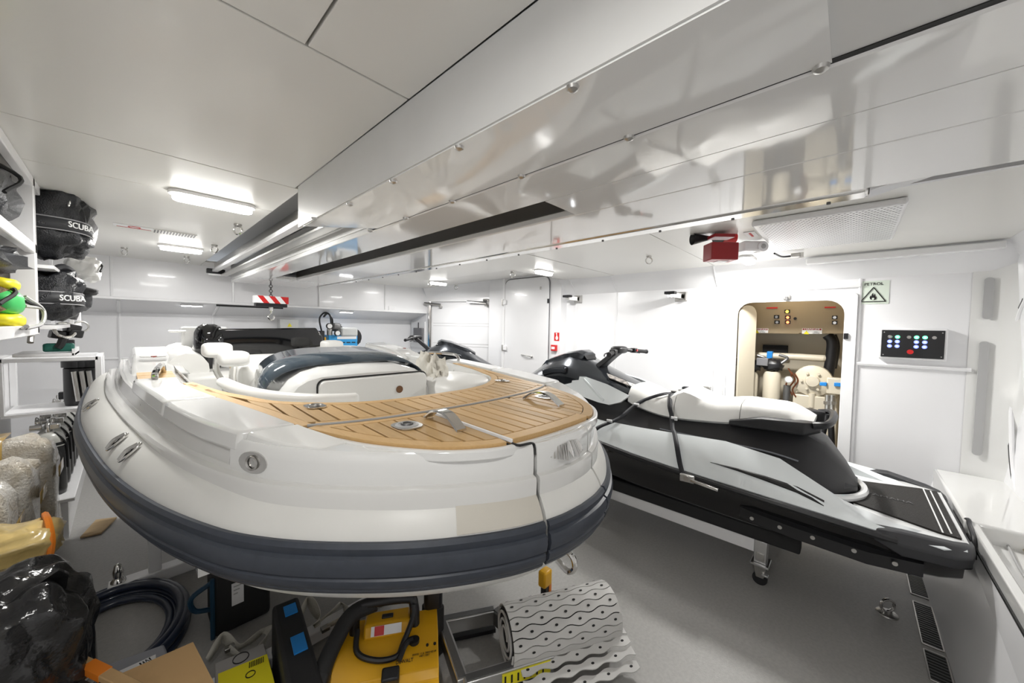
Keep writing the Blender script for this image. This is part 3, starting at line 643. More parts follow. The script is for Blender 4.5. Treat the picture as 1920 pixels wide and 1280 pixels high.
# hull below the tubes
KE = [(-.0, .95, .80), (0, 1.2, .52), (0, 1.8, .40), (0, 4.3, .36)]
rings = []
for y, k, w, c in ((.80, .80, .10, .84), (.95, .68, .38, .82), (1.2, .56, .62, .80), (1.7, .45, .88, .78), (2.4, .38, 1.0, .76), (3.4, .35, 1.08, .74), (4.3, .35, 1.08, .74)):
    y += .05
    rings.append([bpos(-w, y, .90), bpos(-w * .93, y, c), bpos(-w * .80, y, c - .08 - .05 * (c - k)), bpos(-w * .45, y, k + (c - k) * .42), bpos(0, y, k), bpos(w * .45, y, k + (c - k) * .42), bpos(w * .80, y, c - .08 - .05 * (c - k)), bpos(w * .93, y, c), bpos(w, y, .90)])
loft('hull', rings, GEL, boat, closed=True)
tube('bow_eye', crs([bpos(.03, .80, .815), bpos(.03, .735, .80), bpos(.03, .72, .76), bpos(.03, .75, .73), bpos(.03, .80, .75)], 5), .011, STEEL, boat)
# cockpit: inner coaming wall, sole
def inner_curve():
    L = [(-w, y) for w, y in reversed(AI)]; return [(-.88, 4.2), (-.88, 3.2)] + L + [(w, y) for w, y in AI[1:]] + [(.88, 3.2), (.88, 4.2)]
ic = inner_curve()
loft('cockpit_liner', [[bpos(w, y, ZD + .004), bpos(w * .99, y + .004, ZD - .03), bpos(w * .97, y + .02, .85), bpos(w * .90, y + .06, .80)] for w, y in ic], GEL, boat, closed=False, caps=False)
box('cockpit_sole', (XC - .95, XC + .95, 1.55, 4.25, .80, .83), GEL, boat)
# side decks aft of the lids down to the stern
for s in (-1, 1):
    loft('side_deck', [[bpos(s * .86, y, 1.17), bpos(s * (w_crest(y) + .03), y, 1.17), bpos(s * (w_crest(y) + .02), y, ZD - .03), bpos(s * .86, y, ZD - .03)] for y in (2.72, 3.1, 3.5, 4.2)], GEL, boat, smooth=False, bevel=.012)
    for y0 in (2.95, 3.1):
        mk('teak_pad', [bpos(s * w, y, ZD - .03 + t) for t in (0, .016) for w, y in ((.90, y0), (1.06, y0), (1.06, y0 + .14), (.90, y0 + .14))], [(0, 1, 2, 3), (4, 5, 6, 7), (0, 1, 5, 4), (1, 2, 6, 5), (2, 3, 7, 6), (3, 0, 4, 7)], TEAK, boat)
    # stern quarter wedge with a winged badge
    loft('stern_quarter', [[bpos(s * .80, y, ZD - .05), bpos(s * 1.10, y, ZD - .05), bpos(s * 1.07, y, ZD + h_), bpos(s * .84, y, ZD + h_)] for y, h_ in ((3.28, -.02), (3.6, .04), (4.2, .07))], GEL, boat, smooth=False, bevel=.02)
    c = bpos(s * .97, 3.55, ZD + .048)
    for k in (-1, 1): mk('badge_wing', [c, c + Vector((k * .07, .02, .004)), c + Vector((k * .06, -.02, .004)), c + Vector((k * .01, -.025, .002))], [(0, 1, 2, 3)], STEELB, boat, solid=.004)
    disc('badge_boss', c, Z, .016, .008, mat('badge_colour', (.35, .08, .06), .3), boat)
# inflatable stern bolster between the quarters and transom
box('transom', (XC - .9, XC + .9, 4.12, 4.24, .80, 1.34), GEL, boat, bevel=.03)
tube('stern_bolster', [bpos(-.80, 3.45, 1.22), bpos(-.80, 4.1, 1.25)], .12, CUSH, boat, 14)
# deck fittings ----------------------------------------------------
def pd(u, v, dzv=0.0):                                                       # point of the teak plane met by a photo pixel
    d = ray(u, v); a = ZD + dzv - .021; t = (a - H) / (d.z - .03 * d.y); return Vector((0, 0, H)) + d * t
for s in (-1, 1):
    x0, y0 = .300, 1.17
    arc = crs([bpos(s * .292, 1.205, ZD + .012), bpos(s * .296, 1.14, ZD + .050), bpos(s * .298, 1.06, ZD + .052), bpos(s * .300, .985, ZD + .012)], 6)
    loft('cleat', [[p + Vector((.022, 0, 0)), p + Vector((.020, 0, .008)), p + Vector((-.020, 0, .008)), p + Vector((-.022, 0, 0))] for p in arc], STEEL, boat)
    c = bpos(s * .408, 1.165, ZD + .010); f = lathe('filler_cap', [(.042, 0), (.042, .005), (.030, .008), (.030, .006), (.001, .006)], GREY, boat, c, Z, 20)
    torus('cap_ring', c + Z * .008, Z, .019, .004, DARKM, f, 16, 6); plate('filler_flange', c, X, Y, rrect(.10, .11, .04), .004, STEELB, boat)
    c = bpos(s * .56, 1.64, ZD + .011); plate('deck_ring_plate', c, X, Y, rrect(.075, .10, .03), .004, STEEL, boat); torus('deck_ring', c + Z * .006, Z, .020, .005, STEELB, boat, 14, 6)
    i = min((i for i in range(NP_) if plan[i].x * s > 0), key=lambda i: abs(plan[i].y - 1.30)); c = bm_(i, .158, 1.205); t_ = (plan[i + 1] - plan[i - 1]).normalized()
    f = plate('lifting_eye', c, t_, Z, [(.055 * math.cos(a) * (1 if abs(math.cos(a)) < .8 else 1.0), .034 * math.sin(a)) for a in [2 * PI * k / 20 for k in range(20)]], .008, STEEL, boat); torus('eye_ring', c - PN[i] * .012, PN[i], .020, .0035, STEELB, f, 14, 6)
    lathe('eye_recess', [(.001, 0), (.034, .001), (.044, -.010)], GEL, boat, c + PN[i] * .002, -PN[i], 18)
    for y in (2.02, 2.24, 3.1):                                              # oval handles lying on the tube
        i = min((i for i in range(NP_) if plan[i].x * s > 0), key=lambda i: abs(plan[i].y - y)); t_ = (plan[i + 1] - plan[i - 1]).normalized(); nrm = Vector((0, 0, 1)) * .695 - PN[i] * .72
        a = math.radians(44); c = bp(i, TR - (TR + .002) * math.cos(a), TZ + (TR + .002) * math.sin(a)); ev = nrm.cross(t_).normalized()
        d1_ = (t_ * .2 + ev * .98).normalized(); d2_ = nrm.cross(d1_)
        f = plate('tube_handle', c, d1_, d2_, [(.046 * math.cos(q), .017 * math.sin(q)) for q in [2 * PI * k / 18 for k in range(18)]], .010, STEEL, boat, bevel=.003)
        tube('handle_bow', crs([c - d1_ * .036 + nrm.normalized() * .01, c + nrm.normalized() * .018, c + d1_ * .036 + nrm.normalized() * .01], 5), .007, STEEL, f)
# winged figure moulded in the bow
bi = NP_ // 2; c = bm_(bi, .162, 1.215); em_ = []
eu = X; ev = Vector((0, .28, .96)).normalized(); fw = Vector((0, -.96, .28))
em_ = mk('bow_emblem', [c + fw * .012 + ev * .03, c + fw * .010 + eu * .022 + ev * .012, c + fw * .018 - ev * .035, c + fw * .010 - eu * .022 + ev * .012], [(0, 1, 2), (0, 2, 3), (1, 2, 3), (0, 1, 3)], STEEL, boat)
for s in (-1, 1):
    for k in range(8):
        a = c + fw * .006 + eu * s * (.016 + .011 * k) + ev * (.026 - .002 * k) + fw * .006; b = a - ev * (.062 - .005 * k) + eu * s * .014 + fw * .004; sh_ = Y * (.0007 * k * k); barbox('feather', a + sh_, b + sh_, .0045, .010, STEEL, em_)
# grab rails at the after end of the side decks
for s in (-1, 1):
    tube('grab_rail', crs([bpos(s * 1.0, 2.64, ZD - .01), bpos(s * 1.0, 2.66, ZD + .05), bpos(s * .985, 2.76, ZD + .065), bpos(s * .95, 3.1, ZD + .045), bpos(s * .94, 3.2, ZD - .02)], 6), .014, STEEL, boat)
    disc('rail_foot', bpos(s * 1.0, 2.64, ZD - .03), Z, .03, .03, STEELB, boat)
# coaming bolster inside the port arm of the teak
bb = [(-.74, 2.55), (-.70, 2.2), (-.63, 1.98), (-.52, 1.82), (-.40, 1.74), (-.34, 1.72)]
tube('coaming_bolster', crs([bpos(w, y, ZD - .002) for w, y in bb], 5), [.026] + [.032] * 24 + [.022], CUSH, boat, 12)
# starboard side: forward seat, speaker, clips
def sq(c, size, m, name, pw=.45, **k): return blob(name, c, size, m, boat, amp=0.0, pw=pw, n=28, **k)
sq(bpos(.52, 2.10, 1.14), (.50, .62, .24), CUSH, 'bow_seat', .5)
sq(bpos(-.40, 2.02, 1.05), (.46, .40, .22), CUSH, 'bow_seat', .5)
c = bpos(.855, 2.72, 1.16); f = disc('speaker', c, -X, .075, .012, TRIM, boat, 24); torus('speaker_rim', c - X * .012, X, .066, .007, GREY, f, 24, 6); disc('speaker_cone', c - X * .012, -X, .014, .006, GREYD, f)
for y in (2.5, 2.26): obox('catch', bpos(.85 if y > 2.4 else .79, y, 1.19), (.02, .03, .06), STEELB, boat, bevel=.003)
# ---- helm console ------------------------------------------------
def yc(u, v, y): return at(u, v, y=y)
CY0 = 2.28
prof = [((470, 748), (745, 748)), ]
def arch(y, w, z0, zt, cx, n=14, drop=.35, sq_=.55):
    out = []
    for i in range(n + 1):
        a = PI * i / n; c_, s_ = math.cos(a), math.sin(a)
        out.append(Vector((cx - w * math.copysign(abs(c_) ** sq_, c_), y, z0 + (zt - z0) * abs(s_) ** sq_)))
    return out
ccx = XC - .14
con = loft('console', [arch(2.05, .43, .83, 1.37, ccx, sq_=.36), arch(2.08, .455, .83, 1.392, ccx, sq_=.4), arch(2.20, .475, .83, 1.415, ccx, sq_=.5), arch(2.42, .485, .83, 1.435, ccx, sq_=.55), arch(2.85, .47, .83, 1.41, ccx, sq_=.6), arch(2.95, .44, .83, 1.33, ccx, sq_=.6)], GEL, boat, closed=True)
ws_ = [arch(2.20, .485, 1.20, 1.424, ccx, 26, sq_=.6), arch(2.36, .475, 1.24, 1.466, ccx, 26, sq_=.6), arch(2.58, .44, 1.28, 1.492, ccx, 26, sq_=.62)]
loft('windscreen', ws_, mat('tinted_screen', (.055, .075, .095), .06, coat=.8), con, closed=False, caps=False, solid=.006)
plate('locker_door', (ccx + .06, 2.058, 1.245), X, Z, rrect(.66, .20, .035), .030, CUSH, con, bevel=.010)
ringplate('door_gasket', (ccx + .06, 2.056, 1.248), X, Z, rrect(.675, .216, .04), rrect(.66, .20, .035), .012, BLKP, con)
disc('round_badge', (ccx + .19, 2.026, 1.255), -Y, .022, .004, mat('bronze', (.20, .10, .05), .35, .5), con, 18)
# crumpled cream cover beside the console
cv = thing('boat_cover', 'crumpled cream cloth cover stuffed beside the boat console', 'cover', (XC + .58, 2.35, .83))
blob('cloth', (XC + .44, 2.28, 1.15), (.22, .34, .54), CUSHC, cv, seed=5, amp=.34, freq=3.4, n=36, pw=.8, floor=.84)
blob('fold', (XC + .40, 2.10, 1.12), (.16, .14, .40), CUSHC, cv, seed=9, amp=.4, freq=4.5, n=28, pw=.8, floor=.84)
# ---- helm seats, armrests on bent steel tubes
for (u, v, y, lab) in ((407, 656, 3.02, 1), (438, 672, 2.82, 1), (622, 648, 3.25, 0)):
    c = at(u, v, y=y); blob('armrest', c, (.155, .18, .095), CUSH, boat, amp=0, pw=.5, n=24)
    tube('armrest_tube', crs([c + Vector((0, .02, -.05)), c + Vector((.0, .03, -.14)), c + Vector((.035, .05, -.22)), c + Vector((.06, .1, -.30))], 5), .018, STEEL, boat)
sq((at(500, 690, y=3.15)), (.34, .40, .20), CUSH, 'helm_seat', .45); sq((at(500, 712, y=3.1)), (.38, .42, .28), CUSH, 'seat_base', .3)
sq((at(640, 672, y=3.55)), (.50, .45, .24), CUSH, 'helm_seat', .45)
# ---- open black sun-pad / engine hatch at the stern
hy = 3.75
def hp_(u, v, y=hy): return at(u, v, y=y)
eh = plate('engine_hatch', (0, hy, 0), X, Z, [(q.x, q.z) for q in (hp_(398, 616), hp_(586, 614), hp_(598, 630), hp_(600, 664), hp_(455, 680), hp_(402, 676))], .10, BLKG, boat, bevel=.012)
blob('hatch_end_pad', hp_(392, 650, hy - .02), (.20, .22, .36), BLKG, boat, seed=2, amp=.08, n=26, pw=.7)
a, b = hp_(398, 618, hy - .02), hp_(423, 618, hy - .02); box('red_label', (a.x, b.x, hy - .006, hy + .0, a.z - .012, a.z + .008), RED, eh)
for (u0, v0, u1, v1) in ((478, 634, 519, 641), (478, 665, 516, 672)):
    a, b = hp_(u0, v0), hp_(u1, v1); box('hatch_handle', (a.x, b.x, hy - .02, hy - .002, b.z, a.z), TRIM, eh, bevel=.006)
mk('hatch_panel', [hp_(418, 652, hy - .03), hp_(452, 662, hy - .06), hp_(470, 685, hy - .06), hp_(412, 678, hy - .03), hp_(400, 655, hy - .02)], [(0, 1, 2, 3, 4)], BLKM, eh, solid=.02)
tube('gas_strut', [hp_(462, 642, hy - .05), hp_(472, 660, hy - .07), hp_(472, 684, hy - .07)], .012, TRIM, eh); barbox('strut_arm', hp_(461, 640, hy - .04), hp_(468, 684, hy - .06), .02, .03, BLK, eh)
for u, v in ((403, 640), (408, 640), (413, 640)): p = hp_(u, v, hy - .01); obox('hinge', p, (.018, .03, .11), BLK, eh, bevel=.004)
# white stern locker
a, b = at(340, 612, y=3.95), at(402, 665, y=3.95); box('stern_locker', (a.x, b.x + .10, 3.95, 4.15, b.z - .1, a.z), GEL, boat, bevel=.02)
box('stern_seat', (XC - .86, XC - .30, 3.4, 4.1, 1.0, 1.28), CUSH, boat, bevel=.05)
p = at(332, 621, y=3.9); cyl('rod_holder', p - X * .05, p + X * .05, .008, STEELB, boat)
# ================================================================== JET SKIS
def tabf(*pts):
    sm = smooth_tab(list(pts)); return lambda v: interp(sm, v)
def make_ski(root, T, full=True, mainc=SKIW):
    V = lambda x, y, z: T @ Vector((x, y, z))
    hb = tabf((-.46, .46), (-.36, .545), (-.1, .60), (.5, .60), (1.2, .58), (1.8, .52), (2.3, .40), (2.65, .24), (2.92, .04))
    rz = tabf((-.46, .60), (0, .635), (.5, .655), (1.2, .69), (1.8, .75), (2.3, .83), (2.65, .91), (2.92, .97))
    kz = tabf((-.46, .36), (0, .30), (.5, .28), (1.5, .28), (2.0, .33), (2.4, .46), (2.7, .66), (2.92, .90))
    ys = [-.44, -.36, -.2, 0, .3, .6, .9, 1.2, 1.5, 1.8, 2.05, 2.3, 2.5, 2.65, 2.8, 2.92]
    def mir(half, y): return [V(-a, y, z) for a, z in reversed(half) if a > 1e-5] + [V(a, y, z) for a, z in half]
    rings = []
    for y in ys:
        b, r, k = hb(y), rz(y), kz(y); rings.append(mir([(0, k), (b * .50, k + (r - k) * .22), (b * .80, k + (r - k) * .36), (b * .86, k + (r - k) * .44), (b * .93, r - .05), (b * .965, r)], y))
    hull = loft('hull', rings, BLKG, root, closed=True)
    # white topsides: rail, shoulder, top edge of the footwell
    wz = tabf((-.46, .615), (-.1, .66), (.05, .74), (.2, .82), (.42, .905), (.7, .90), (1.2, .875), (1.5, .87), (2.0, .92), (2.4, .965), (2.7, .985), (2.92, .99))
    wi = tabf((-.46, .36), (-.1, .42), (.1, .44), (.42, .43), (1.2, .42), (1.8, .40), (2.3, .30), (2.65, .17), (2.92, .01))
    for s in (-1, 1):
        rr = []
        for y in ys:
            b, r = hb(y), rz(y); w_, i_ = wz(y), min(wi(y), hb(y) * .9)
            rr.append([V(s * b * .97, y, r - .005), V(s * b * .985, y, r + .02), V(s * (b * .94), y, r + .028 + (w_ - r) * .15), V(s * (i_ + (b - i_) * .55), y, r + (w_ - r) * .62), V(s * i_, y, w_), V(s * i_ * .92, y, w_ - .012), V(s * i_ * .9, y, r - .02)])
        loft('topside', rr, mainc, root)
        tube('rub_rail', [V(s * (hb(y) + .004), y, rz(y)) for y in ys[2:]], .020, BLK, root, 8)
        # stern bumper cap
        rr = []
        for y, o, h0, h1 in ((-.475, .40, .555, .625), (-.455, .47, .545, .635), (-.40, .525, .54, .645), (-.22, .60, .555, .665), (-.12, .605, .60, .655)):
            rr.append([V(s * o, y, h0), V(s * (o + .012), y, (h0 + h1) / 2 + .005), V(s * (o - .035), y, h1), V(s * (o - .10), y, h1 - .005), V(s * (o - .10), y, h0 + .01)])
        loft('stern_bumper', rr, mat('bumper_grey_black', (.035, .036, .040), .5), root, smooth=False, bevel=.008)
        # side sponson with its screws
        sp = loft('sponson', [[V(s * (x + .0), y, z - .055), V(s * (x + .028), y, z - .045), V(s * (x + .030), y, z + .02), V(s * x, y, z + .045)] for y, x, z in ((-.30, .50, .50), (-.10, .535, .49), (.20, .54, .50), (.42, .535, .515), (.48, .52, .52))], BLK, root)
        if full:
            for y in (-.20, -.05, .12, .27, .41): disc('sponson_screw', V(s * .560, y, .497), T.to_3x3() @ Vector((s, 0, 0)), .011, .012, STEELB, sp, 10)
            # black slash on the topside
            def surf(y, z):
                b, r, w_, i_ = hb(y), rz(y), wz(y), wi(y); P_ = [(r + .02, b * .985), (r + .028 + (w_ - r) * .15, b * .94), (r + (w_ - r) * .62, i_ + (b - i_) * .55), (w_, i_)]; return interp(P_, z) + .003
            up_ = [(.66, .775), (.5, .778), (.36, .772), (.2, .752), (.08, .712)]; dn_ = [(.66, .773), (.5, .762), (.36, .746), (.2, .722), (.08, .690)]
            loft('side_graphic', [[V(s * surf(y, z), y, z), V(s * surf(y, z2), y, z2)] for (y, z), (_, z2) in zip(up_, dn_)], BLKP, root, closed=False, caps=False, solid=.003)
    # rear deck and mat
    box_ = [(-.44, .36), (-.36, .42), (-.1, .44), (.04, .44)]
    loft('rear_deck', [[V(-w, y, .60), V(-w, y, .632), V(w, y, .632), V(w, y, .60)] for y, w in ((-.455, .40), (-.36, .47), (-.1, .46), (.12, .45))], SKIWW, root, smooth=False)
    mt = loft('deck_mat', [[V(-w, y, .632), V(-w, y, .642), V(w, y, .642), V(w, y, .632)] for y, w in ((-.435, .37), (-.36, .36), (-.15, .27), (.10, .16))], MAT_, root, smooth=False)
    for yy, ww in ((-.405, .345), (-.375, .36)): barbox('mat_line', V(-ww, yy, .6435), V(ww, yy, .6435), .006, .002, WHITEP, mt)
    loft('stern_cap', [[V(-w, y, z0), V(-w, y, z1), V(w, y, z1), V(w, y, z0)] for y, w, z0, z1 in ((-.475, .38, .50, .615), (-.43, .42, .50, .628))], mat('bumper_grey_black', (.035, .036, .040), .5), root, smooth=False, bevel=.01)
    # saddle body (black)
    cw = tabf((-.06, .10), (0, .20), (.1, .32), (.25, .40), (.5, .43), (1.2, .42), (1.8, .42), (2.3, .34), (2.6, .22), (2.85, .06))
    ct = tabf((-.06, .70), (0, .80), (.1, .93), (.25, 1.02), (.5, 1.0), (.9, .97), (1.2, .97), (1.5, 1.04), (1.8, 1.08), (2.3, 1.07), (2.6, 1.02), (2.85, .98))
    cb = tabf((-.06, .64), (.1, .64), (.25, .68), (.5, .74), (1.2, .78), (1.8, .84), (2.3, .88), (2.6, .92), (2.85, .95))
    tw = tabf((-.06, .04), (0, .10), (.1, .16), (.25, .20), (.5, .21), (1.2, .21), (1.5, .24), (1.8, .30), (2.3, .25), (2.6, .14), (2.85, .02))
    loft('saddle_body', [mir([(cw(y), cb(y)), (cw(y) * .99, cb(y) + .06), (lerp(cw(y), tw(y), .45), lerp(cb(y), ct(y), .45) + .01), (lerp(cw(y), tw(y), .85), lerp(cb(y), ct(y), .80) + .012), (tw(y), ct(y)), (tw(y) * .4, ct(y) + .01)], y) for y in (-.06, 0, .1, .25, .5, .9, 1.2, 1.5, 1.8, 2.05, 2.3, 2.6, 2.85)], SKIB, root, closed=True)
    for s in (-1, 1):
        for ya, yb in ((.22, .62), (.72, 1.08)): tube('body_highlight', [V(s * (lerp(cw(y), tw(y), .45) + .003), y, lerp(cb(y), ct(y), .45) + .013) for y in [ya + (yb - ya) * i / 6 for i in range(7)]], .006, mat('grey_highlight', (.22, .23, .25), .3), root, 6)  # thin grey tubes stand in for highlight lines on the black saddle
    # cream trim lip round the saddle at the mat
    tube('saddle_lip', crs([V(-.33, .10, .655), V(-.22, -.02, .655), V(-.08, -.085, .655), V(.08, -.085, .655), V(.22, -.02, .655), V(.33, .10, .655)], 5), .022, SKIWW, root, 8)
    # seat in three upholstered sections
    st = tabf((.16, 1.06), (.22, 1.10), (.31, 1.145), (.45, 1.15), (.56, 1.15), (.70, 1.125), (.78, 1.13), (.88, 1.17), (.95, 1.19), (1.02, 1.15), (1.10, 1.105), (1.16, 1.10), (1.25, 1.125), (1.32, 1.15), (1.40, 1.17))
    sb = tabf((.16, 1.04), (.3, 1.03), (.56, .99), (.75, .965), (1.06, .945), (1.3, .985), (1.40, 1.02))
    def seat(y0, y1, k=9):
        rr = []
        for i in range(k + 1):
            t = i / k; y = lerp(y0, y1, t); e = min(1, min(t, 1 - t) * 9 + .82); top, bot = st(y), sb(y); w = .255 if y > .5 else .235
            rr.append(mir([(w * .9, bot), (w * 1.02, bot + .02), (w * .99, lerp(bot, top, .55)), (w * .80, lerp(bot, top, .90)), (w * .45, bot + (top - bot) * 1.0 * (e * .03 + .97)), (w * .15, bot + (top + .004 - bot) * (e * .03 + .97))], y))
        return loft('seat_cushion', rr, CUSH, root, closed=True)
    seat(1.005, 1.385); seat(.56, 1.0); seat(.165, .555)
    # grab handle behind the seat
    for s in (-1, 1):
        loft('grab_handle', [[V(s * (.20), y, z), V(s * x, y, z), V(s * x, y, z - t), V(s * .20, y, z - t - .03)] for y, x, z, t in ((.62, .27, 1.02, .035), (.42, .33, 1.075, .07), (.20, .31, 1.085, .075), (.12, .24, 1.085, .04))], SKIB, root, smooth=False, bevel=.008)
    tube('grab_bar', crs([V(-.27, .16, 1.07), V(-.24, .09, 1.085), V(0, .07, 1.095), V(.24, .09, 1.085), V(.27, .16, 1.07)], 5), .022, BLK, root)
    # hood and dash
    ht = tabf((1.36, 1.14), (1.5, 1.185), (1.72, 1.265), (1.88, 1.33), (2.0, 1.385), (2.12, 1.375), (2.36, 1.295), (2.51, 1.195), (2.74, 1.06), (2.9, .985))
    hw = tabf((1.36, .20), (1.5, .245), (1.72, .29), (2.0, .325), (2.2, .325), (2.5, .265), (2.74, .15), (2.9, .04))
    hb_ = tabf((1.36, 1.06), (1.5, 1.09), (1.8, 1.10), (2.2, 1.07), (2.5, 1.02), (2.74, .98), (2.9, .96))
    loft('hood', [mir([(hw(y) * 1.0, hb_(y)), (hw(y) * 1.06, lerp(hb_(y), ht(y), .35)), (hw(y) * .92, lerp(hb_(y), ht(y), .62)), (hw(y) * .80, lerp(hb_(y), ht(y), .70)), (hw(y) * .52, lerp(hb_(y), ht(y), .93)), (hw(y) * .2, ht(y))], y) for y in (1.36, 1.5, 1.65, 1.8, 1.95, 2.05, 2.2, 2.36, 2.5, 2.62, 2.74, 2.9)], SKID, root, closed=True)
    # raised visor over the gauges
    loft('visor', [mir([(w, z0), (w * .95, z1 - .02), (w * .5, z1)], y) for y, w, z0, z1 in ((1.93, .12, 1.36, 1.41), (1.98, .15, 1.33, 1.435), (2.12, .18, 1.33, 1.41), (2.36, .16, 1.24, 1.325), (2.48, .08, 1.2, 1.25))], SKID, root, closed=True)
    gq = [V(-.09, 1.90, 1.345), V(.09, 1.90, 1.345), V(.10, 1.94, 1.395), V(-.10, 1.94, 1.395)]; mk('gauge_screen', gq, [(0, 1, 2, 3)], BLKG, root, solid=.006)
    for s in (-1, 1):
        side = [(2.02, 1.10), (1.91, 1.135), (1.91, 1.165), (1.84, 1.175), (1.84, 1.20), (1.77, 1.205), (1.55, 1.165), (1.33, 1.10), (1.40, 1.035), (1.50, 1.0), (1.60, 1.005), (1.9, 1.05)]
        if full: mk('side_panel', [V(s * (.305 + (1.2 - z) * .35), y, z) for y, z in side], [tuple(range(len(side)))], SKIW, root, solid=.02); barbox('panel_crease', V(s * .338, 1.78, 1.19), V(s * .38, 1.55, 1.03), .012, .022, SKIW, root, .004)
        mr = loft('mirror', [[V(s * (.31 + dx), y, z + k) for dx, k in ((-.03, -.03), (.035, -.025), (.04, .03), (-.02, .04))] for y, z in ((1.99, 1.245), (2.02, 1.25), (2.14, 1.235), (2.26, 1.20))], SKID, root, bevel=.01)
        mk('mirror_glass', [V(s * (.31 + dx), 1.985, 1.245 + k) for dx, k in ((-.02, -.02), (.028, -.018), (.030, .022), (-.012, .03))], [(0, 1, 2, 3)], BLKG, mr, solid=.004)
    if full:
        mk('dash_decal', [V(-.19, 1.60, 1.205), V(-.13, 1.66, 1.235), V(-.12, 1.48, 1.185), V(-.17, 1.42, 1.155)], [(0, 1, 2, 3)], mat('decal_print', (.16, .15, .15), .3, col2=(.6, .55, .5), nscale=40), root, solid=.006)
        mk('dash_decal', [V(-.168, 1.41, 1.153), V(-.12, 1.47, 1.182), V(-.11, 1.385, 1.16), V(-.15, 1.37, 1.145)], [(0, 1, 2, 3)], mat('decal_print2', (.4, .4, .4), .3, col2=(.85, .85, .85), nscale=60), root, solid=.006)
    # steering: neck, pad, bars, grips
    loft('steering_neck', [[V(-w, y, z - .02), V(w, y, z - .02), V(w * .8, y + .02, z + .03), V(-w * .8, y + .02, z + .03)] for y, z, w in ((1.80, 1.27, .09), (1.72, 1.34, .07), (1.64, 1.41, .06), (1.60, 1.44, .06))], BLK, root, bevel=.008)
    blob('steering_pad', V(0, 1.61, 1.455), (.19, .12, .07), BLK, root, amp=0, pw=.6, n=20)
    for s in (-1, 1):
        tube('handlebar', crs([V(0, 1.62, 1.45), V(s * .10, 1.60, 1.452), V(s * .19, 1.565, 1.445)], 4), .017, BLK, root)
        obox('switch_pod', V(s * .205, 1.56, 1.445), (.06, .06, .045), BLK, root, rot=(0, 0, 0), bevel=.01)
        if full and s > 0: obox('kill_switch', V(s * .21, 1.53, 1.447), (.022, .012, .018), RED, root)
        cyl('grip', V(s * .23, 1.555, 1.442), V(s * .375, 1.51, 1.43), .018, BLKM, root, 12); disc('grip_end', V(s * .375, 1.51, 1.43), T.to_3x3() @ Vector((s, -.3, -.06)), .021, .012, BLK, root, 12)
        tube('brake_lever', crs([V(s * .20, 1.60, 1.44), V(s * .27, 1.61, 1.425), V(s * .36, 1.565, 1.415)], 4), .006, BLK, root, 6)
    return root
ski = thing('jet_ski', 'pale blue and black jet ski with white seat strapped down by the petrol hatch', 'jet ski', (3.2, 1.2, .28))
make_ski(ski, Matrix.Translation((3.2, 0, 0)))
text('mat_lettering', 'YAMAHA', (3.2, -.20, .6440), -Y, X, .05, mat('embossed_grey', (.10, .10, .10), .5), ski)
# second jet ski behind the boat
bar = at(778, 637, y=4.66); dirv = Vector((.80, -.60, 0)); 
M2 = Matrix(((dirv.y, dirv.x, 0, 0), (-dirv.x, dirv.y, 0, 0), (0, 0, 1, 0), (0, 0, 0, 1)))   # local y = bow direction
org = Vector((bar.x, bar.y, 0)) - dirv * 1.6
M2 = Matrix.Translation((org.x, org.y, bar.z - 1.42)) @ M2
ski2 = thing('jet_ski', 'dark jet ski with white seat half hidden behind the boat', 'jet ski', (org.x + dirv.x * 1.2, org.y + dirv.y * 1.2, .2))
make_ski(ski2, M2, full=False, mainc=SKIWW)
# ---- trolley under the near ski
tro = thing('ski_trolley', 'white wheeled trolley under the pale blue jet ski', 'trolley', (3.2, 1.3, 0))
for x in (2.82, 3.58):
    box('side_rail', (x - .035, x + .035, .40, 2.5, .215, .300), TRIM, tro, bevel=.004)
    box('bunk', (x - .05, x + .05, .18, 2.5, .302, .395), BLKM, tro, bevel=.01)
    for y in (.38, 2.3):
        box('leg_post', (x - .04, x + .04, y - .035, y + .035, .155, .302), ALU, tro, bevel=.004)
        box('leg_flange', (x - .06, x + .06, y - .05, y + .05, .14, .155), ALU, tro, bevel=.003)
        f = mk('caster_fork', [Vector((x + sx, y + sy, z)) for z, k in ((.14, .035), (.05, .022)) for sx, sy in ((-k, -k), (k, -k), (k, k), (-k, k))], [(0, 1, 2, 3), (4, 5, 6, 7), (0, 1, 5, 4), (1, 2, 6, 5), (2, 3, 7, 6), (3, 0, 4, 7)], STEELB, tro, bevel=.004)
        cyl('wheel', (x - .014, y, .042), (x + .014, y, .042), .042, BLK, f, 18); obox('brake_tab', (x - .03, y - .03, .085), (.03, .035, .012), ALU, f, bevel=.003)
        obox('latch_plate', (x - .042, y, .20), (.008, .045, .05), STEELB, tro, bevel=.003)
for y in (.55, 2.3): box('cross_bar', (2.82, 3.58, y - .03, y + .03, .215, .275), TRIM, tro)
# ---- ratchet strap over the seat
stp = thing('tie_down_strap', 'black ratchet strap over the jet ski seat', 'strap', (3.2, 1.0, 1.1))
def ribbon3(name, pts, w, side, m, parent):
    pts = [Vector(p) for p in pts]; side = Vector(side).normalized()
    return loft(name, [[p - side * w / 2, p + side * w / 2] for p in pts], m, parent, closed=False, caps=False, solid=.004)
WEB = mat('black_webbing', (.012, .013, .018), .6)
top = Vector((3.14, 1.075, 1.125))
ribbon3('strap_web', crs([top, (3.02, 1.06, 1.12), (2.925, 1.03, 1.05), (2.89, 1.0, .985), (2.80, .96, .915), (2.755, .93, .895), (2.665, .88, .835), (2.615, .84, .735), (2.572, .80, .66)], 4), .034, Y, WEB, stp)
ribbon3('strap_web', crs([top, (3.02, 1.13, 1.12), (2.93, 1.28, 1.04), (2.78, 1.38, .915), (2.68, 1.50, .84), (2.63, 1.55, .78)], 4), .034, Y + Z * .3, WEB, stp)
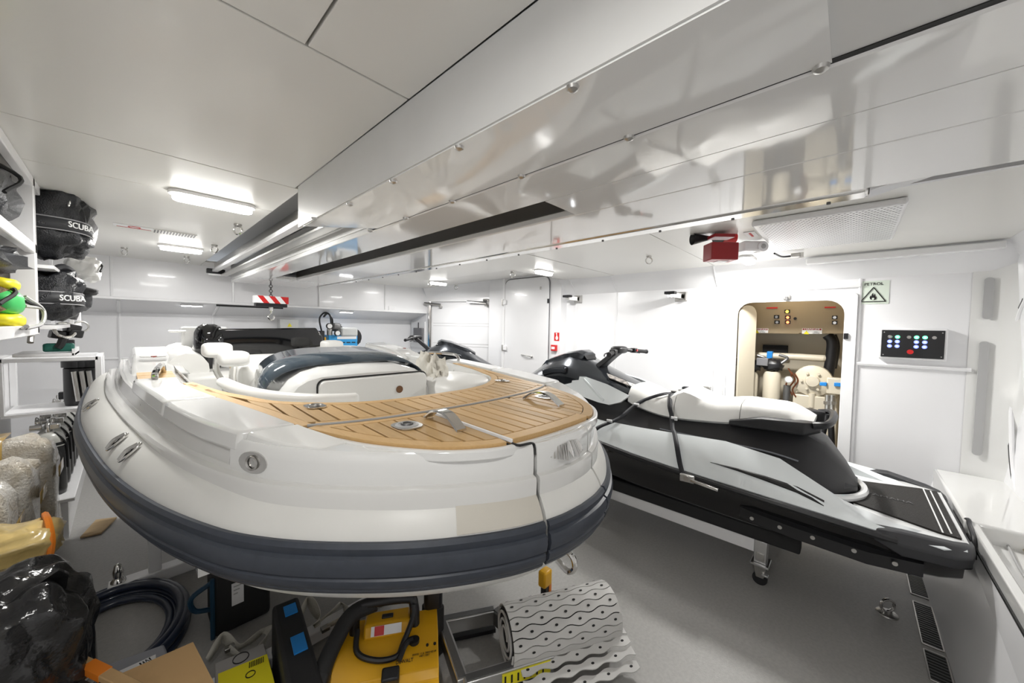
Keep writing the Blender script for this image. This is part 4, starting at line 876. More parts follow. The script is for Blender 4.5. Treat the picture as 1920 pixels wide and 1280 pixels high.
ribbon3('strap_web', crs([top, (3.3, 1.05, 1.125), (3.45, 1.0, 1.05), (3.6, .95, .88)], 4), .034, Y, WEB, stp)
obox('buckle', top + Vector((.02, 0, .012)), (.06, .05, .012), STEEL, stp, bevel=.003); obox('buckle', top + Vector((.12, -.02, .012)), (.05, .04, .014), STEELB, stp, bevel=.003); obox('strap_knot', top + Vector((.20, -.03, .02)), (.06, .05, .03), WEB, stp, bevel=.008)
for p in ((2.912, 1.295, 1.02), (2.73, 1.44, .888), (2.875, .975, .972)): obox('strap_keeper', p, (.012, .045, .03), TRIM, stp, rot=(0, -.5, .2), bevel=.002)
obox('ratchet', (2.575, .775, .655), (.03, .09, .05), STEELB, stp, rot=(0, 0, .1), bevel=.006); barbox('ratchet_lever', (2.565, .75, .655), (2.555, .58, .645), .03, .02, STEEL, stp, .004); cyl('ratchet_spindle', (2.55, .775, .66), (2.60, .775, .66), .018, STEELB, stp)
# ================================================================== FITTINGS ON THE BULKHEAD
# PETROL sign
a, b = at(1610, 528, x=XB), at(1666, 569, x=XB); c = (a + b) / 2; w_, h_ = abs(a.y - b.y), abs(a.z - b.z)
def wallbox(name, c, w, h, t, m, parent=None, x=XB, bevel=0.0): return box(name, (x - t, x - .0005, c.y - w / 2, c.y + w / 2, c.z - h / 2, c.z + h / 2), m, parent, bevel)
sgn = thing('petrol_sign', 'pale green PETROL flammable warning sign beside the hatch', 'sign', c)
wallbox('card', c, w_, h_, .004, mat('pale_green_card', (.72, .80, .70), .4), sgn)
EY = -Y
text('lettering', 'PETROL', (XB - .006, c.y, c.z + h_ * .36), EY, Z, h_ * .17, BLKP, sgn)
tri = [Vector((XB - .006, c.y - s, c.z + z)) for s, z in ((-w_ * .40, -h_ * .40), (w_ * .40, -h_ * .40), (0, h_ * .22))]
for i in range(3): barbox('triangle_side', tri[i], tri[(i + 1) % 3], .006, .006, BLKP, sgn)
fl = [(0, -.34), (.07, -.33), (.12, -.27), (.11, -.18), (.085, -.21), (.07, -.12), (.04, -.05), (.035, -.14), (0, -.10), (-.02, -.02), (-.05, -.10), (-.06, -.17), (-.09, -.13), (-.12, -.22), (-.09, -.30)]
plate('flame', (XB - .005, c.y, c.z), EY, Z, [(u * w_ * .95, v * h_ * 1.0) for u, v in fl], .002, BLKP, sgn)
plate('flame_core', (XB - .0065, c.y, c.z), EY, Z, [(.04 * w_ * math.cos(q), -h_ * .28 + .05 * h_ * math.sin(q)) for q in [k * PI / 5 for k in range(10)]], .001, mat('pale_green_card', (.72, .80, .70), .4), sgn)
# control panel
a, b = at(1654, 614, x=XB - .04), at(1769, 675, x=XB - .04); c = (a + b) / 2; w_, h_ = abs(a.y - b.y), .215; c.z = at(1711, 645, x=XB - .04).z
cp = thing('control_panel', 'black gloss control panel with lit ring buttons in a white box', 'control panel', c)
wallbox('housing', c, w_ + .03, h_ + .03, .045, TRIM, cp, bevel=.008)
face = wallbox('panel_face', c, w_, h_, .052, mat('dark_mirror', (.05, .05, .052), .07, .8), cp, bevel=.002)
GL = mat('green_led', (.1, .9, .3), .4, emit=(.1, 1, .35), estr=2.2); BL = mat('blue_led', (.2, .25, 1), .4, emit=(.15, .2, 1), estr=1.6); WL = mat('white_led', (.9, .9, .9), .4, emit=(.5, .6, 1), estr=.7)
cols = [-.36, -.235, .07, .20]; rows = [.25, .08, -.09]
for ci, u in enumerate(cols):
    for ri, v in enumerate(rows):
        if ci == 0 and ri == 0: m = STEELB
        else: m = GL if ri == 0 else BL
        p = Vector((XB - .054, c.y - u * w_, c.z + v * h_)); bt = torus('button_ring', p, X, .0105, .0035, m, face, 14, 6); disc('button', p, -X, .007, .003, WL if m is not STEELB else STEEL, bt, 10)
for u in (-.05, .34): disc('button_blank', (XB - .053, c.y - u * w_, c.z + .25 * h_), -X, .012, .006, STEELB, face, 14)
disc('stop_button', (XB - .053, c.y + .02 * w_, c.z - .28 * h_), -X, .018, .014, RED, face, 18)
for u in (-.46, .46):
    for v in (-.42, .42): disc('panel_screw', (XB - .053, c.y - u * w_, c.z + v * h_), -X, .004, .002, STEEL, face, 8)
# fire alarm pictogram and call point
c = at(1044, 631, x=4.10); sg = thing('fire_sign', 'red fire alarm pictogram with a white hand by the white door', 'sign', c)
XF = 4.10; wallbox('card', c, .085, .115, .004, RED, sg, x=XF); plate('hand_palm', (XF - .0045, c.y - .004, c.z - .018), EY, Z, [(.022 * math.cos(q), .028 * math.sin(q)) for q in [k * PI / 7 for k in range(14)]], .002, WHITEP, sg)
box('hand_finger', (XF - .007, XF - .004, c.y - .008, c.y + .004, c.z, c.z + .03), WHITEP, sg); disc('alarm_dot', (XF - .004, c.y + .002, c.z + .042), -X, .011, .003, WHITEP, sg)
c = at(1039, 652, x=4.08); cpn = thing('call_point', 'small red break-glass call point under the fire sign', 'call point', c)
wallbox('housing', c, .085, .085, .045, RED, cpn, x=XF, bevel=.005); wallbox('glass_card', c, .055, .035, .048, WHITEP, cpn, x=XF)
# fold-out wall brackets
for u, v, s in ((1074, 561, 'chrome bracket with black pad by the white door'), (1267, 556, 'chrome bracket with black pad nearest the petrol hatch')):
    c = at(u + 10, v, x=XB - .01); t = thing('wall_bracket', s, 'bracket', c, 'chrome wall brackets')
    wallbox('base_plate', c, .13, .105, .012, STEEL, t, bevel=.003); barbox('arm', c + Vector((-.01, -.01, .0)), c + Vector((-.19, .05, .008)), .07, .055, STEEL, t, .004)
    obox('pad', c + Vector((-.185, .05, .03)), (.07, .11, .03), BLK, t, bevel=.004); obox('side_cheek', c + Vector((-.03, -.06, 0)), (.05, .012, .09), STEELB, t)
# small grey box low on the wall behind the ski seat
c = at(1327, 729, x=XB); t = thing('wall_socket', 'small grey metal fitting on the bulkhead behind the jet ski seat', 'fitting', c); wallbox('body', c, .07, .06, .05, STEELB, t, bevel=.004); wallbox('cap', c, .03, .03, .06, DARKM, t)
# ---- inside the petrol locker ---------------------------------------------------
def lk(u, v, x=4.70): return at(u, v, x=x)
def lbox(name, u0, v0, u1, v1, x, d, m, parent, bevel=.004):
    a, b = lk(u0, v0, x), lk(u1, v1, x); return box(name, (x, x + d, min(a.y, b.y), max(a.y, b.y), min(a.z, b.z), max(a.z, b.z)), m, parent, bevel)
for (u0, u1, s, red) in ((1396, 1499, 'left beige electrical cabinet with three lit lamps in the petrol locker', (1448, 577)), (1500, 1592, 'right beige electrical cabinet in the petrol locker', (1557, 576))):
    p = lk((u0 + u1) / 2, 600, 4.66); t = thing('electrical_cabinet', s, 'cabinet', p, 'beige cabinets in the petrol locker')
    body = lbox('cabinet_body', u0, 558, u1, 626, 4.66, .3, BEIGE, t, .006)
    lbox('red_strip', red[0] - 11, red[1] - 1, red[0] + 10, red[1] + 1, 4.656, .004, RED, t, 0)
    sw = ((1456, 594), (1457, 604), (1476, 584), (1477, 595), (1477, 604)) if u0 < 1450 else ((1565, 595), (1565, 605))
    for u, v in sw:
        q = lbox('switch_plate', u - 5, v - 3.5, u + 5, v + 3, 4.654, .008, BLK, t, .001)
        mm = STEEL if u < 1470 or u > 1500 else mat('lit_%d' % v, (.9, .4, .1), .4, emit=((1, .7, .05) if v < 590 else (1, .15, .06)), estr=3.0)
        disc('indicator', lk(u, v, 4.652), -X, .013, .008, mm, q, 10)
    if u0 < 1450: disc('keyhole', lk(1491, 597, 4.656), -X, .014, .005, BLK, t, 10)
    d0 = (1411, 615, 1440, 624) if u0 < 1450 else (1504, 615, 1541, 626)
    lb = lbox('danger_label', *d0, 4.655, .004, WHITEP, t, 0); lbox('label_band', d0[0] + 1, d0[1] + .5, d0[2] - 1, d0[1] + 4, 4.6535, .003, REDD, lb, 0)
    q = lk((d0[0] + d0[2]) / 2, d0[1] + 2.2, 4.652); text('lettering', 'DANGER', q, EY, Z, .03, WHITEP, lb)
    q = lk(d0[0] + 8, d0[3] - 2.6, 4.652); plate('warning_triangle', q, EY, Z, [(-.022, -.016), (.022, -.016), (0, .02)], .002, YELB, lb); q = lk(d0[2] - 11, d0[3] - 2.6, 4.652); text('small_print', 'HIGH\nVOLTAGE', q, EY, Z, .012, BLKP, lb)
t = thing('white_pipe', 'white pipe with a blue clip across the petrol locker', 'pipe', lk(1470, 668)); tube('pipe', [lk(1400, 665, 4.8), lk(1500, 669, 4.8), lk(1545, 672, 4.8)], .035, CREAM, t, 14); tube('pipe_elbow', crs([lk(1540, 672, 4.8), lk(1549, 672, 4.82), lk(1552, 672, 4.95)], 4), .034, CREAM, t, 12)
obox('pipe_clip', lk(1444, 667, 4.79), (.09, .05, .10), BLUEP, t, bevel=.006)
t = thing('black_duct', 'black ribbed duct hanging in the petrol locker', 'duct', lk(1556, 670)); tube('duct', crs([lk(1551, 628, 4.8), lk(1560, 640, 4.8), lk(1558, 670, 4.8), lk(1552, 705, 4.8)], 5), .045, BLK, t, 12); tube('duct', crs([lk(1562, 628, 4.85), lk(1568, 650, 4.85), lk(1562, 690, 4.85)], 5), .03, BLK, t, 12)
t = thing('dark_panel', 'dark square panel on the back wall of the petrol locker', 'panel', lk(1453, 655, 4.95)); lbox('panel_face', 1430, 646, 1476, 670, 4.95, .05, BLKM, t); lbox('panel_rim', 1428, 645, 1478, 647, 4.94, .06, BLK, t)
for u, s in ((1408, 'cream filter tank half hidden by the hatch leaf'), (1448, 'large cream filter tank with black valve head')):
    x = 4.62; a, b = lk(u, 700, x), lk(u, 742, x); rr = abs(lk(u - 17, 720, x).y - lk(u + 17, 720, x).y) / 2 * (1 if u > 1430 else .8); zt = a.z + .02
    t = thing('filter_tank', s, 'tank', (x, a.y, 0), 'cream filter tanks in the petrol locker')
    lathe('tank_body', [(rr, b.z - .02), (rr, zt - .04), (rr * .85, zt), (rr * .4, zt + .02)], CREAM, t, (x, a.y, 0), Z, 24); lathe('tank_foot', [(rr * 1.04, b.z - .35), (rr * 1.04, b.z - .02)], BLK, t, (x, a.y, 0), Z, 24)
    blob('valve_head', (x, a.y, zt + .07), (.16, .17, .12), BLK, t, seed=3, amp=.3, freq=4); cyl('valve_stem', (x, a.y, zt), (x, a.y, zt + .05), .04, BLK, t)
    tube('valve_pipe', crs([(x - .02, a.y - .06, zt + .08), (x, a.y - .12, zt + .15), (x, a.y - .05, zt + .18)], 4), .014, DARKM, t); obox('timer_box', (x - .06, a.y + .08, zt + .10), (.06, .10, .08), GREYD, t, bevel=.006)
t = thing('pump_unit', 'cream round pump on a cream tank in the petrol locker', 'pump', lk(1525, 760)); q = lk(1524, 714, 4.62)
lathe('pump_drum', [(.02, -.03), (.10, -.02), (.15, 0), (.155, .04), (.13, .10)], CREAM, t, q, X, 24); lathe('pump_hub', [(.001, -.06), (.05, -.055), (.06, -.02)], CREAM, t, q, X, 16); cyl('pump_leg', q - Z * .12, q - Z * .26, .03, CREAM, t); lbox('tank_block', 1487, 738, 1566, 850, 4.60, .35, CREAM, t, .01)
for k in range(6): disc('hub_bolt', q + Vector((-.03, .085 * math.cos(k * PI / 3), .085 * math.sin(k * PI / 3))), -X, .012, .014, CREAM, t, 8)
t = thing('valve_block', 'cream valve block with blue clips and hose fittings in the petrol locker', 'valve block', lk(1560, 725)); lbox('block', 1551, 708, 1592, 742, 4.50, .12, CREAM, t, .006)
for u, v in ((1543, 720), (1570, 721)): lbox('blue_tag', u - 6, v - 4, u + 7, v + 4, 4.48, .03, BLUEP, t)
for u in (1552, 1561):
    cyl('fitting', lk(u, 740, 4.46), lk(u - 1, 770, 4.46), .02, STEELB, t); cyl('fitting_nut', lk(u, 752, 4.45), lk(u, 758, 4.45), .03, ALU, t, 6)
    tube('hose', crs([lk(u - 2, 772, 4.46), lk(u - 3, 790, 4.45), lk(u - (10 if u < 1556 else 2), 815, 4.44), lk(u - (16 if u < 1556 else 1), 860, 4.44)], 5), .024, BLK, t, 10)
t = thing('copper_pipework', 'copper pipes with a round gauge beside the filter tank', 'pipework', lk(1480, 715))
cop = mat('copper', (.28, .10, .05), .35, .9)
for k, (u, v) in enumerate(((1478, 690), (1484, 697), (1490, 700))): tube('copper_pipe', crs([lk(u, v, 4.6), lk(u + 6, v + 14, 4.6), lk(u - 4, v + 30, 4.6), lk(u + 2, v + 44, 4.6)], 5), .007, cop, t)
disc('gauge', lk(1479, 711, 4.56), -X, .035, .02, STEELB, t, 18); disc('gauge_face', lk(1479, 711, 4.538), -X, .028, .003, WHITEP, t, 18); cyl('sight_glass', lk(1476, 722, 4.6), lk(1474, 752, 4.6), .03, DARKM, t)
ll = thing('locker_lamp', 'warm lamp on the petrol locker ceiling behind the hatch head', 'lamp', (4.5, .45, 2.28)); box('lamp_base', (4.44, 4.56, .3, .6, 2.27, 2.295), TRIM, ll, bevel=.004); box('lamp_lens', (4.455, 4.545, .32, .58, 2.245, 2.27), mat('warm_lens', (1, .9, .75), .4, emit=(1, .86, .66), estr=16.0), ll, bevel=.006)
# ================================================================== FAR WALL
c = at(735, 579, y=YA); t = thing('wall_switch_plate', 'white four-gang switch plate above the ledge', 'switch', c)
box('plate', (c.x - .065, c.x + .065, YA - .012, YA, c.z - .045, c.z + .045), TRIM, t, bevel=.004)
for k in range(4): box('rocker', (c.x - .052 + k * .027, c.x - .030 + k * .027, YA - .016, YA - .011, c.z - .03, c.z + .03), WALL, t)
c = at(541, 606, y=5.95); t = thing('junction_box', 'grey junction box with a yellow warning triangle in the recess', 'junction box', c)
w2 = at(559, 606, y=5.95).x - at(524, 606, y=5.95).x; box('case', (c.x - w2 / 2, c.x + w2 / 2, 5.90, YR, c.z - .10, c.z + .06), mat('pale_grey_case', (.62, .63, .62), .4), t, bevel=.006)
q = at(543, 609, y=5.90); plate('warning_triangle', (q.x, 5.898, q.z), X, Z, [(-.03, -.025), (.03, -.025), (0, .028)], .003, YELB, t)
# dark strip under the ledge
a, b = at(405, 574, y=YA - .02), at(530, 581, y=YA - .02); t = tag(mk('red_edged_strip', [(a.x, YA - .045, a.z + .004), (b.x, YA - .045, a.z + .004), (b.x, YA - .03, a.z + .02), (a.x, YA - .03, a.z + .02)], [(0, 1, 2, 3)], BLKM, solid=.01), 'thin black strip lying along the ledge', 'strip')
for u in (360, 650):
    c = at(u, 571 if u < 500 else 588, y=YA + .1); tt = thing('ledge_lamp', 'small white lamp under the ledge, %s one' % ('left' if u < 500 else 'right'), 'lamp', (c.x, YA + .12, 1.85), 'lamps under the ledge')
    box('lamp_case', (c.x - .10, c.x + .10, YA + .08, YA + .15, 1.83, 1.852), TRIM, tt, bevel=.006); box('lamp_strip', (c.x - .09, c.x + .09, YA + .095, YA + .135, 1.824, 1.832), mat('ledge_lens', (1, 1, 1), .5, emit=(1, 1, 1), estr=14.0), tt)
# blue compressor with hoses and gauges
cy = 5.72; pc = lambda u, v: at(u, v, y=cy)
t = thing('dive_compressor', 'blue dive compressor with black hoses in the recess', 'compressor', (pc(635, 640).x, cy, .9))
a, b = pc(614, 628), pc(668, 660); box('case', (a.x, b.x, cy - .05, cy + .25, b.z - .35, a.z), BLUE, t, bevel=.012); box('case_band', (a.x + .12, b.x - .02, cy - .054, cy - .045, a.z - .06, a.z - .02), WHITEP, t)
for k in range(5): box('louvre', (a.x + .10 + k * .08, a.x + .155 + k * .08, cy - .056, cy - .048, a.z - .12, a.z - .105), BLKP, t)
tube('hose', crs([pc(609, 650), pc(604, 625), pc(599, 600), pc(604, 589), pc(612, 586), pc(619, 592), pc(621, 608)], 6), .012, BLK, t); tube('hose', crs([pc(612, 586), pc(607, 594), pc(613, 588), pc(618, 590), pc(623, 598), pc(624, 610)], 5), .012, BLK, t)
for u, v in ((613, 611), (628, 624)): q = pc(u, v); disc('gauge', (q.x, cy - .08, q.z), -Y, .045, .03, BLK, t, 18); disc('gauge_face', (q.x, cy - .11, q.z), -Y, .034, .004, WHITEP, t, 18)
blob('manifold', pc(630, 613) + Y * .0, (.16, .10, .12), DARKM, t, seed=4, amp=.3); cyl('yellow_fitting', pc(608, 644), pc(607, 632), .03, YEL, t); obox('filter_head', pc(602, 630), (.07, .10, .16), BLK, t, bevel=.01)
obox('motor_cover', pc(652, 622), (.26, .16, .14), mat('pale_grey_case', (.62, .63, .62), .4), t, bevel=.03); lathe('flywheel_guard', [(.02, 0), (.15, .01), (.15, .06)], BLK, t, pc(660, 632) + Y * .05, -Y, 20)
for u, zt in ((618, 612), (634, 600)): q = pc(u, zt); cyl('cylinder_stage', pc(u, 628), pc(u, 616), .04, STEELB, t)
# grey cabinet panel with a dark box at the end of the recess
c = at(788, 625, x=3.66); t = thing('wall_instrument', 'dark grey instrument box on a white panel behind the small jet ski', 'instrument', c)
box('panel', (3.645, 3.668, 5.56, 6.02, 1.25, 1.72), TRIM, t, bevel=.004); box('case', (3.60, 3.645, c.y - .14, c.y + .14, c.z - .16, c.z + .10), GREYD, t, bevel=.008); cyl('aerial', (3.62, c.y, c.z + .10), (3.62, c.y, c.z + .2), .008, BLK, t)
c = at(623, 591, y=5.9); 
# ================================================================== FLOOR AND RIGHT LEDGE
p = at(1663, 1150, z=0); t = thing('deck_eye', 'steel lashing ring standing on the floor under the stern of the jet ski', 'lashing ring', p)
lathe('base', [(.05, 0), (.048, .006), (.02, .018)], STEELB, t, (p.x, p.y, 0), Z, 16); torus('ring', (p.x, p.y, .05), Vector((.75, .6, 0)), .036, .008, STEEL, t, 18, 8)
for k, (v0, v1) in enumerate(((1066, 1118), (1132, 1222), (1232, 1300), (1310, 1420))):
    x0, x1 = at(1700 + (v0 - 1066) * .43, v0, z=0).x, at(1700 + (v1 - 1066) * .43, v1, z=0).x; yy = -.375
    t = thing('drain_grate', 'long black floor drain grate along the hull side, %s' % ('farthest', 'second farthest', 'third farthest', 'nearest')[k], 'drain', (x0, yy, 0), 'floor drains along the hull')
    ringplate('frame', ((x0 + x1) / 2, yy, .0005), X, Y, rrect(abs(x0 - x1), .085, .004, 1), rrect(abs(x0 - x1) - .014, .071, .003, 1), .005, STEELB, t); box('pan', (x1, x0, yy - .036, yy + .036, .0002, .0015), BLKP, t)
    nb = max(6, int(abs(x0 - x1) / .022))
    for i in range(nb): xx = x1 + (x0 - x1) * (i + .5) / nb; box('bar', (xx - .004, xx + .004, yy - .035, yy + .035, .0015, .005), DARKM, t)
t = thing('rope_bundle', 'thin beige cord tangled in the ledge channel', 'rope', at(1855, 1005, z=LZ - .08)); ROPE = mat('beige_cord', (.55, .49, .38), .8)
rp = at(1858, 998, z=LZ - .06)
for k in range(4):
    pts = [Vector((rp.x + .10 * math.sin(i * 1.7 + k), -.66 + .05 * math.cos(i * 2.3 + k * 1.3), LZ - .07 + .02 * math.sin(i + k) + .02)) for i in range(8)]; tube('cord', crs(pts, 4), .006, ROPE, t, 6)
for k in range(2): tube('cord', crs([(rp.x - .1, -.64 - .05 * k, LZ - .07), (rp.x - .5, -.62 - .06 * k, LZ - .075), (rp.x - 1.2, -.64 - .05 * k, LZ - .075)], 4), .006, ROPE if k else GREY, t, 6)
t = tag(tube('stern_loop', crs([at(1805, 985, y=-.50), at(1808, 976, y=-.50), at(1816, 974, y=-.505), at(1818, 985, y=-.50), at(1826, 1010, y=-.495), at(1826, 1048, y=-.49)], 5), .010, BLK), 'black rubber loop hanging between ledge and jet ski stern', 'loop')
# ================================================================== SHELVING ON THE LEFT
SX = -.28
sh = thing('steel_shelving', 'white open steel shelving along the left side', 'shelving', (-.55, 2.6, 0))
for z in (1.60, 1.975): box('shelf_board', (-.84, SX - .01, .8, 2.80, z - .01, z + .012), TRIM, sh); box('shelf_lip', (SX - .03, SX, .8, 2.80, z - .025, z + .020), TRIM, sh, bevel=.004)
box('top_lip', (SX - .03, SX, .8, 2.95, 2.255, 2.298), TRIM, sh, bevel=.004)
for y in (1.45, 2.78): box('post', (SX - .075, SX, y - .022, y + .022, 1.58, 2.298), TRIM, sh, bevel=.004)
box('end_panel', (-.84, SX - .075, 2.775, 2.785, 1.58, 2.298), TRIM, sh)
box('lower_panel', (-.845, -.82, .8, 4.2, 0, 1.57), TRIM, sh); 
for y in (2.1, 2.62, 3.2): box('panel_stile', (-.82, -.80, y - .03, y + .03, .05, 1.57), TRIM, sh, bevel=.004)
sh2 = thing('small_shelf_rack', 'white shelf rack behind the mesh bags', 'shelving', (-.5, 3.6, 1.6)); x2 = -.235
box('shelf_board', (-.84, x2, 2.84, 4.32, 1.600, 1.618), TRIM, sh2); box('shelf_board', (-.84, x2, 2.84, 4.32, 1.892, 1.908), TRIM, sh2); box('top_board', (-.84, x2, 3.3, 4.32, 2.26, 2.275), TRIM, sh2)
for y, x in ((4.30, x2), (4.30, -.36), (3.75, x2)): box('post', (x - .02, x, y - .018, y + .018, 1.61, 2.27 if y > 4 else 1.90), TRIM, sh2, bevel=.003)
tube('strap_ring', crs([at(60, 625, x=-.29), at(58, 632, x=-.29), at(57, 642, x=-.29)], 3), .010, STEELB, sh)
# mesh dive bags
def divebag(uv, y, size, seed, label, lettering, tilt=0):
    c = at(*uv, y=y) - X * .05; t = thing('mesh_dive_bag', label, 'bag', (c.x, c.y, c.z - size[2] / 2), 'black mesh dive bags')
    body = blob('bag_body', c, size, BAGM, t, seed=seed, amp=.20, freq=2.4, n=44, pw=.62)
    sw, sl, szz = size[0] / 2, size[1] / 2, size[2] / 2; FR = -Y
    zz = c.z - szz * .38
    belt = []
    for k in range(25):
        a = -PI * .98 + PI * .98 * k / 24; ca, sa = math.cos(a), math.sin(a)
        belt.append(Vector((c.x + sw * 1.02 * math.copysign(abs(ca) ** .62, ca), c.y + sl * 1.02 * math.copysign(abs(sa) ** .62, sa), zz)))
    def band(z0, z1, m, r=1.0, nm='webbing'): return loft(nm, [[Vector((c.x + (p.x - c.x) * r, c.y + (p.y - c.y) * r, z0)), Vector((c.x + (p.x - c.x) * r, c.y + (p.y - c.y) * r, z1))] for p in belt], m, t, closed=False, caps=False, solid=.006)
    WB = mat('dark_webbing', (.035, .036, .04), .6); PIPE = mat('grey_piping', (.28, .28, .29), .6)
    w = band(zz, zz + .055, WB); band(zz + .055, zz + .061, PIPE, 1.005, 'piping'); band(zz - .005, zz, PIPE, 1.005, 'piping')
    for a in (-.55, -.75): 
        k = int(24 * (1 + a)); tube('side_strap', crs([belt[k] - Z * .08, belt[k] + Z * .06 + (belt[k] - c) * .02, Vector((lerp(belt[k].x, c.x, .25), lerp(belt[k].y, c.y, .25), c.z + szz * .85)), Vector((c.x, lerp(belt[k].y, c.y, .5), c.z + szz * 1.02))], 5), .011, WB, t, 6)
    tube('carry_handle', crs([c + Vector((sw * .2, -sl * .6, szz * .80)), c + Vector((sw * .55, -sl * .45, szz * 1.10)), c + Vector((sw * .75, -sl * .1, szz * .95)), c + Vector((sw * .72, sl * .05, szz * .6))], 5), .016, WB, t, 6)
    p = belt[18]; text('lettering', lettering, (c.x + sw * .84, c.y - sl * .93, zz + .027), Vector((.62, .78, .0)), Z, .042, WHITEP, t, .002); return t
divebag((112, 418), 3.22, (.33, .50, .38), 3, 'bulging black mesh dive bag on the upper shelf', 'SCUBA')
divebag((108, 553), 3.22, (.28, .48, .27), 8, 'black mesh dive bag with brown contents on the lower shelf', 'SCUBA')
def sack(name, uv, y, size, m, seed, label, cat, amp=.15):
    c = at(*uv, y=y) if len(uv) == 2 else Vector(uv); t = thing(name, label, cat, (c.x, c.y, c.z - size[2] / 2)); blob('sack_body', c, size, m, t, seed=seed, amp=amp, freq=2.5, n=32, pw=.6); tube('drawstring', crs([c + Vector((size[0] * .3, -size[1] * .3, size[2] * .42)), c + Vector((size[0] * .55, -size[1] * .2, size[2] * .2)), c + Vector((size[0] * .5, -size[1] * .35, -size[2] * .1))], 5), .007, BLKM, t, 6); return t
sack('kit_bag', (-.545, 2.47, 2.135), 2.42, (.50, .58, .28), BAGM, 11, 'shiny black kit bag at the left end of the upper shelf', 'bag')
sack('net_bag', (-.545, 2.47, 1.72), 2.42, (.46, .58, .20), mat('brown_net', (.16, .10, .045), .7, noise=.4, nscale=40, bump=.6, bscale=90), 14, 'brown net bag on the lower shelf under a dark coat', 'bag')
c = Vector((-.545, 2.47, 1.885)); t = thing('folded_coat', 'dark folded coat on top of the brown net bag', 'coat', c); blob('coat_body', c, (.48, .58, .11), BAGM, t, seed=21, amp=.25, n=30, pw=.6); tube('coat_seam', crs([c + Vector((.18, -.2, .0)), c + Vector((.19, 0, .01)), c + Vector((.17, .2, 0))], 4), .008, BLKM, t)
c = Vector((-.335, 2.40, 1.71)); t = thing('rescue_light', 'green and yellow rescue float at the front of the lower shelf', 'float', c); blob('green_bulb', c, (.12, .20, .10), GREEN, t, amp=.05, n=22); blob('yellow_cap', c + Vector((.0, .0, .07)), (.10, .18, .05), YELB, t, amp=.1, n=20); blob('yellow_base', c - Z * .07, (.12, .22, .06), YELB, t, amp=.1, n=20)
for k in range(3): tube('cord', crs([c + Vector((.05, .10, .03 - k * .02)), c + Vector((.09, .15, -.02)), c + Vector((.09, .12, -.08)), c + Vector((.06, -.02 + .04 * k, -.10)), c + Vector((.08, -.15, -.09))], 5), .007, BLKM if k % 2 else GREY, t, 6)
sack('white_towel', (157, 505), 3.95, (.16, .30, .16), CUSH, 31, 'crumpled white towel between the dive bags and the rack end', 'towel', .3)
c = at(138, 560, y=3.75); t = thing('cap_bag', 'small black pouch beside the lower dive bag', 'pouch', c); blob('pouch_body', c, (.16, .3, .16), BAGM, t, seed=41, amp=.2); blob('pouch_flap', c + Vector((.05, -.02, .05)), (.12, .26, .05), BLKM, t, seed=42, amp=.2)
# harness clips under the shelf and small tray
t = thing('harness_clips', 'black harness clips with a steel ring hanging under the rack', 'harness', at(118, 630, y=3.6))
q = at(122, 619, y=3.5); torus('steel_ring', q, Vector((.5, -.8, .3)), .045, .009, STEEL, t, 20, 8); q = at(152, 612, y=3.9); torus('steel_ring', q, Vector((.3, -.9, .2)), .035, .006, STEELB, t, 20, 8)
for u, v in ((108, 627), (136, 616), (140, 625)): obox('clip', at(u, v, y=3.55), (.06, .08, .05), BLK, t, rot=(0, .2, .3), bevel=.008)
tube('webbing_tail', crs([at(120, 630, y=3.5), at(114, 645, y=3.5), at(108, 652, y=3.5)], 4), .018, BLKM, t); obox('green_pouch', at(111, 651, y=3.55), (.12, .08, .05), mat('dark_green', (.01, .12, .09), .6), t, bevel=.01)
p0, p1 = at(100, 658, y=3.55), at(146, 655, y=3.7); t = thing('small_wall_tray', 'small white tray under the shelving', 'tray', p0); box('tray_base', (-.45, p1.x, 3.5, 3.8, p0.z - .03, p0.z - .01), TRIM, t, bevel=.004); box('tray_lip', (p1.x - .012, p1.x, 3.5, 3.8, p0.z - .03, p0.z + .015), TRIM, t)
# cylinder rack frame with filter housings
t = thing('filter_rack', 'white box-section rack holding black filter housings', 'rack', (-.35, 4.2, .95))
A = [at(98, 672, y=3.75), at(190, 672, y=4.35)]; zt = 1.36; zb = .95
xs = (-.62, -.155); ysr = (4.38, 4.85)
for x in xs:
    for y in ysr: box('upright', (x - .018, x + .018, y - .018, y + .018, zb, zt), TRIM, t, bevel=.003)
    box('top_rail', (x - .018, x + .018, ysr[0], ysr[1], zt - .03, zt), TRIM, t, bevel=.003)
for y in ysr: box('top_rail', (xs[0], xs[1], y - .018, y + .018, zt - .03, zt), TRIM, t, bevel=.003)
box('rack_tray', (xs[0], xs[1], ysr[0], ysr[1], zb - .02, zb), TRIM, t); box('pillar', (-.84, -.64, ysr[0], ysr[1], .31, zt), TRIM, t)
for k, (u, s) in enumerate(((141, 'left'), (155, 'middle'), (168, 'right'))):
    q = at(u, 725, y=4.62); tt = thing('filter_housing', 'black filter housing in the white rack, %s one' % s, 'filter', (q.x, q.y, zb), 'filter housings in the rack')
    lathe('bowl', [(.055, zb), (.062, zb + .05), (.062, zb + .30), (.05, zb + .31)], BLK, tt, (q.x, q.y, 0), Z, 18); lathe('cap', [(.072, zb + .31), (.072, zb + .36), (.03, zb + .39)], BLK, tt, (q.x, q.y, 0), Z, 18); cyl('clear_tube', (q.x + .02, q.y - .075, zb + .04), (q.x + .0, q.y - .075, zb + .28), .016, STEELB, tt)
t = thing('black_post', 'thin black post with a clip behind the white rack', 'post', at(124, 740, y=4.9)); q = at(125, 700, y=4.9); barbox('post_bar', (q.x, 4.92, .9), (q.x, 4.92, 1.62), .05, .03, BLK, t); obox('clip', (q.x + .01, 4.88, 1.45), (.08, .05, .05), BLK, t, bevel=.006); obox('clip', (q.x, 4.88, 1.0), (.09, .06, .06), BLK, t, bevel=.006)
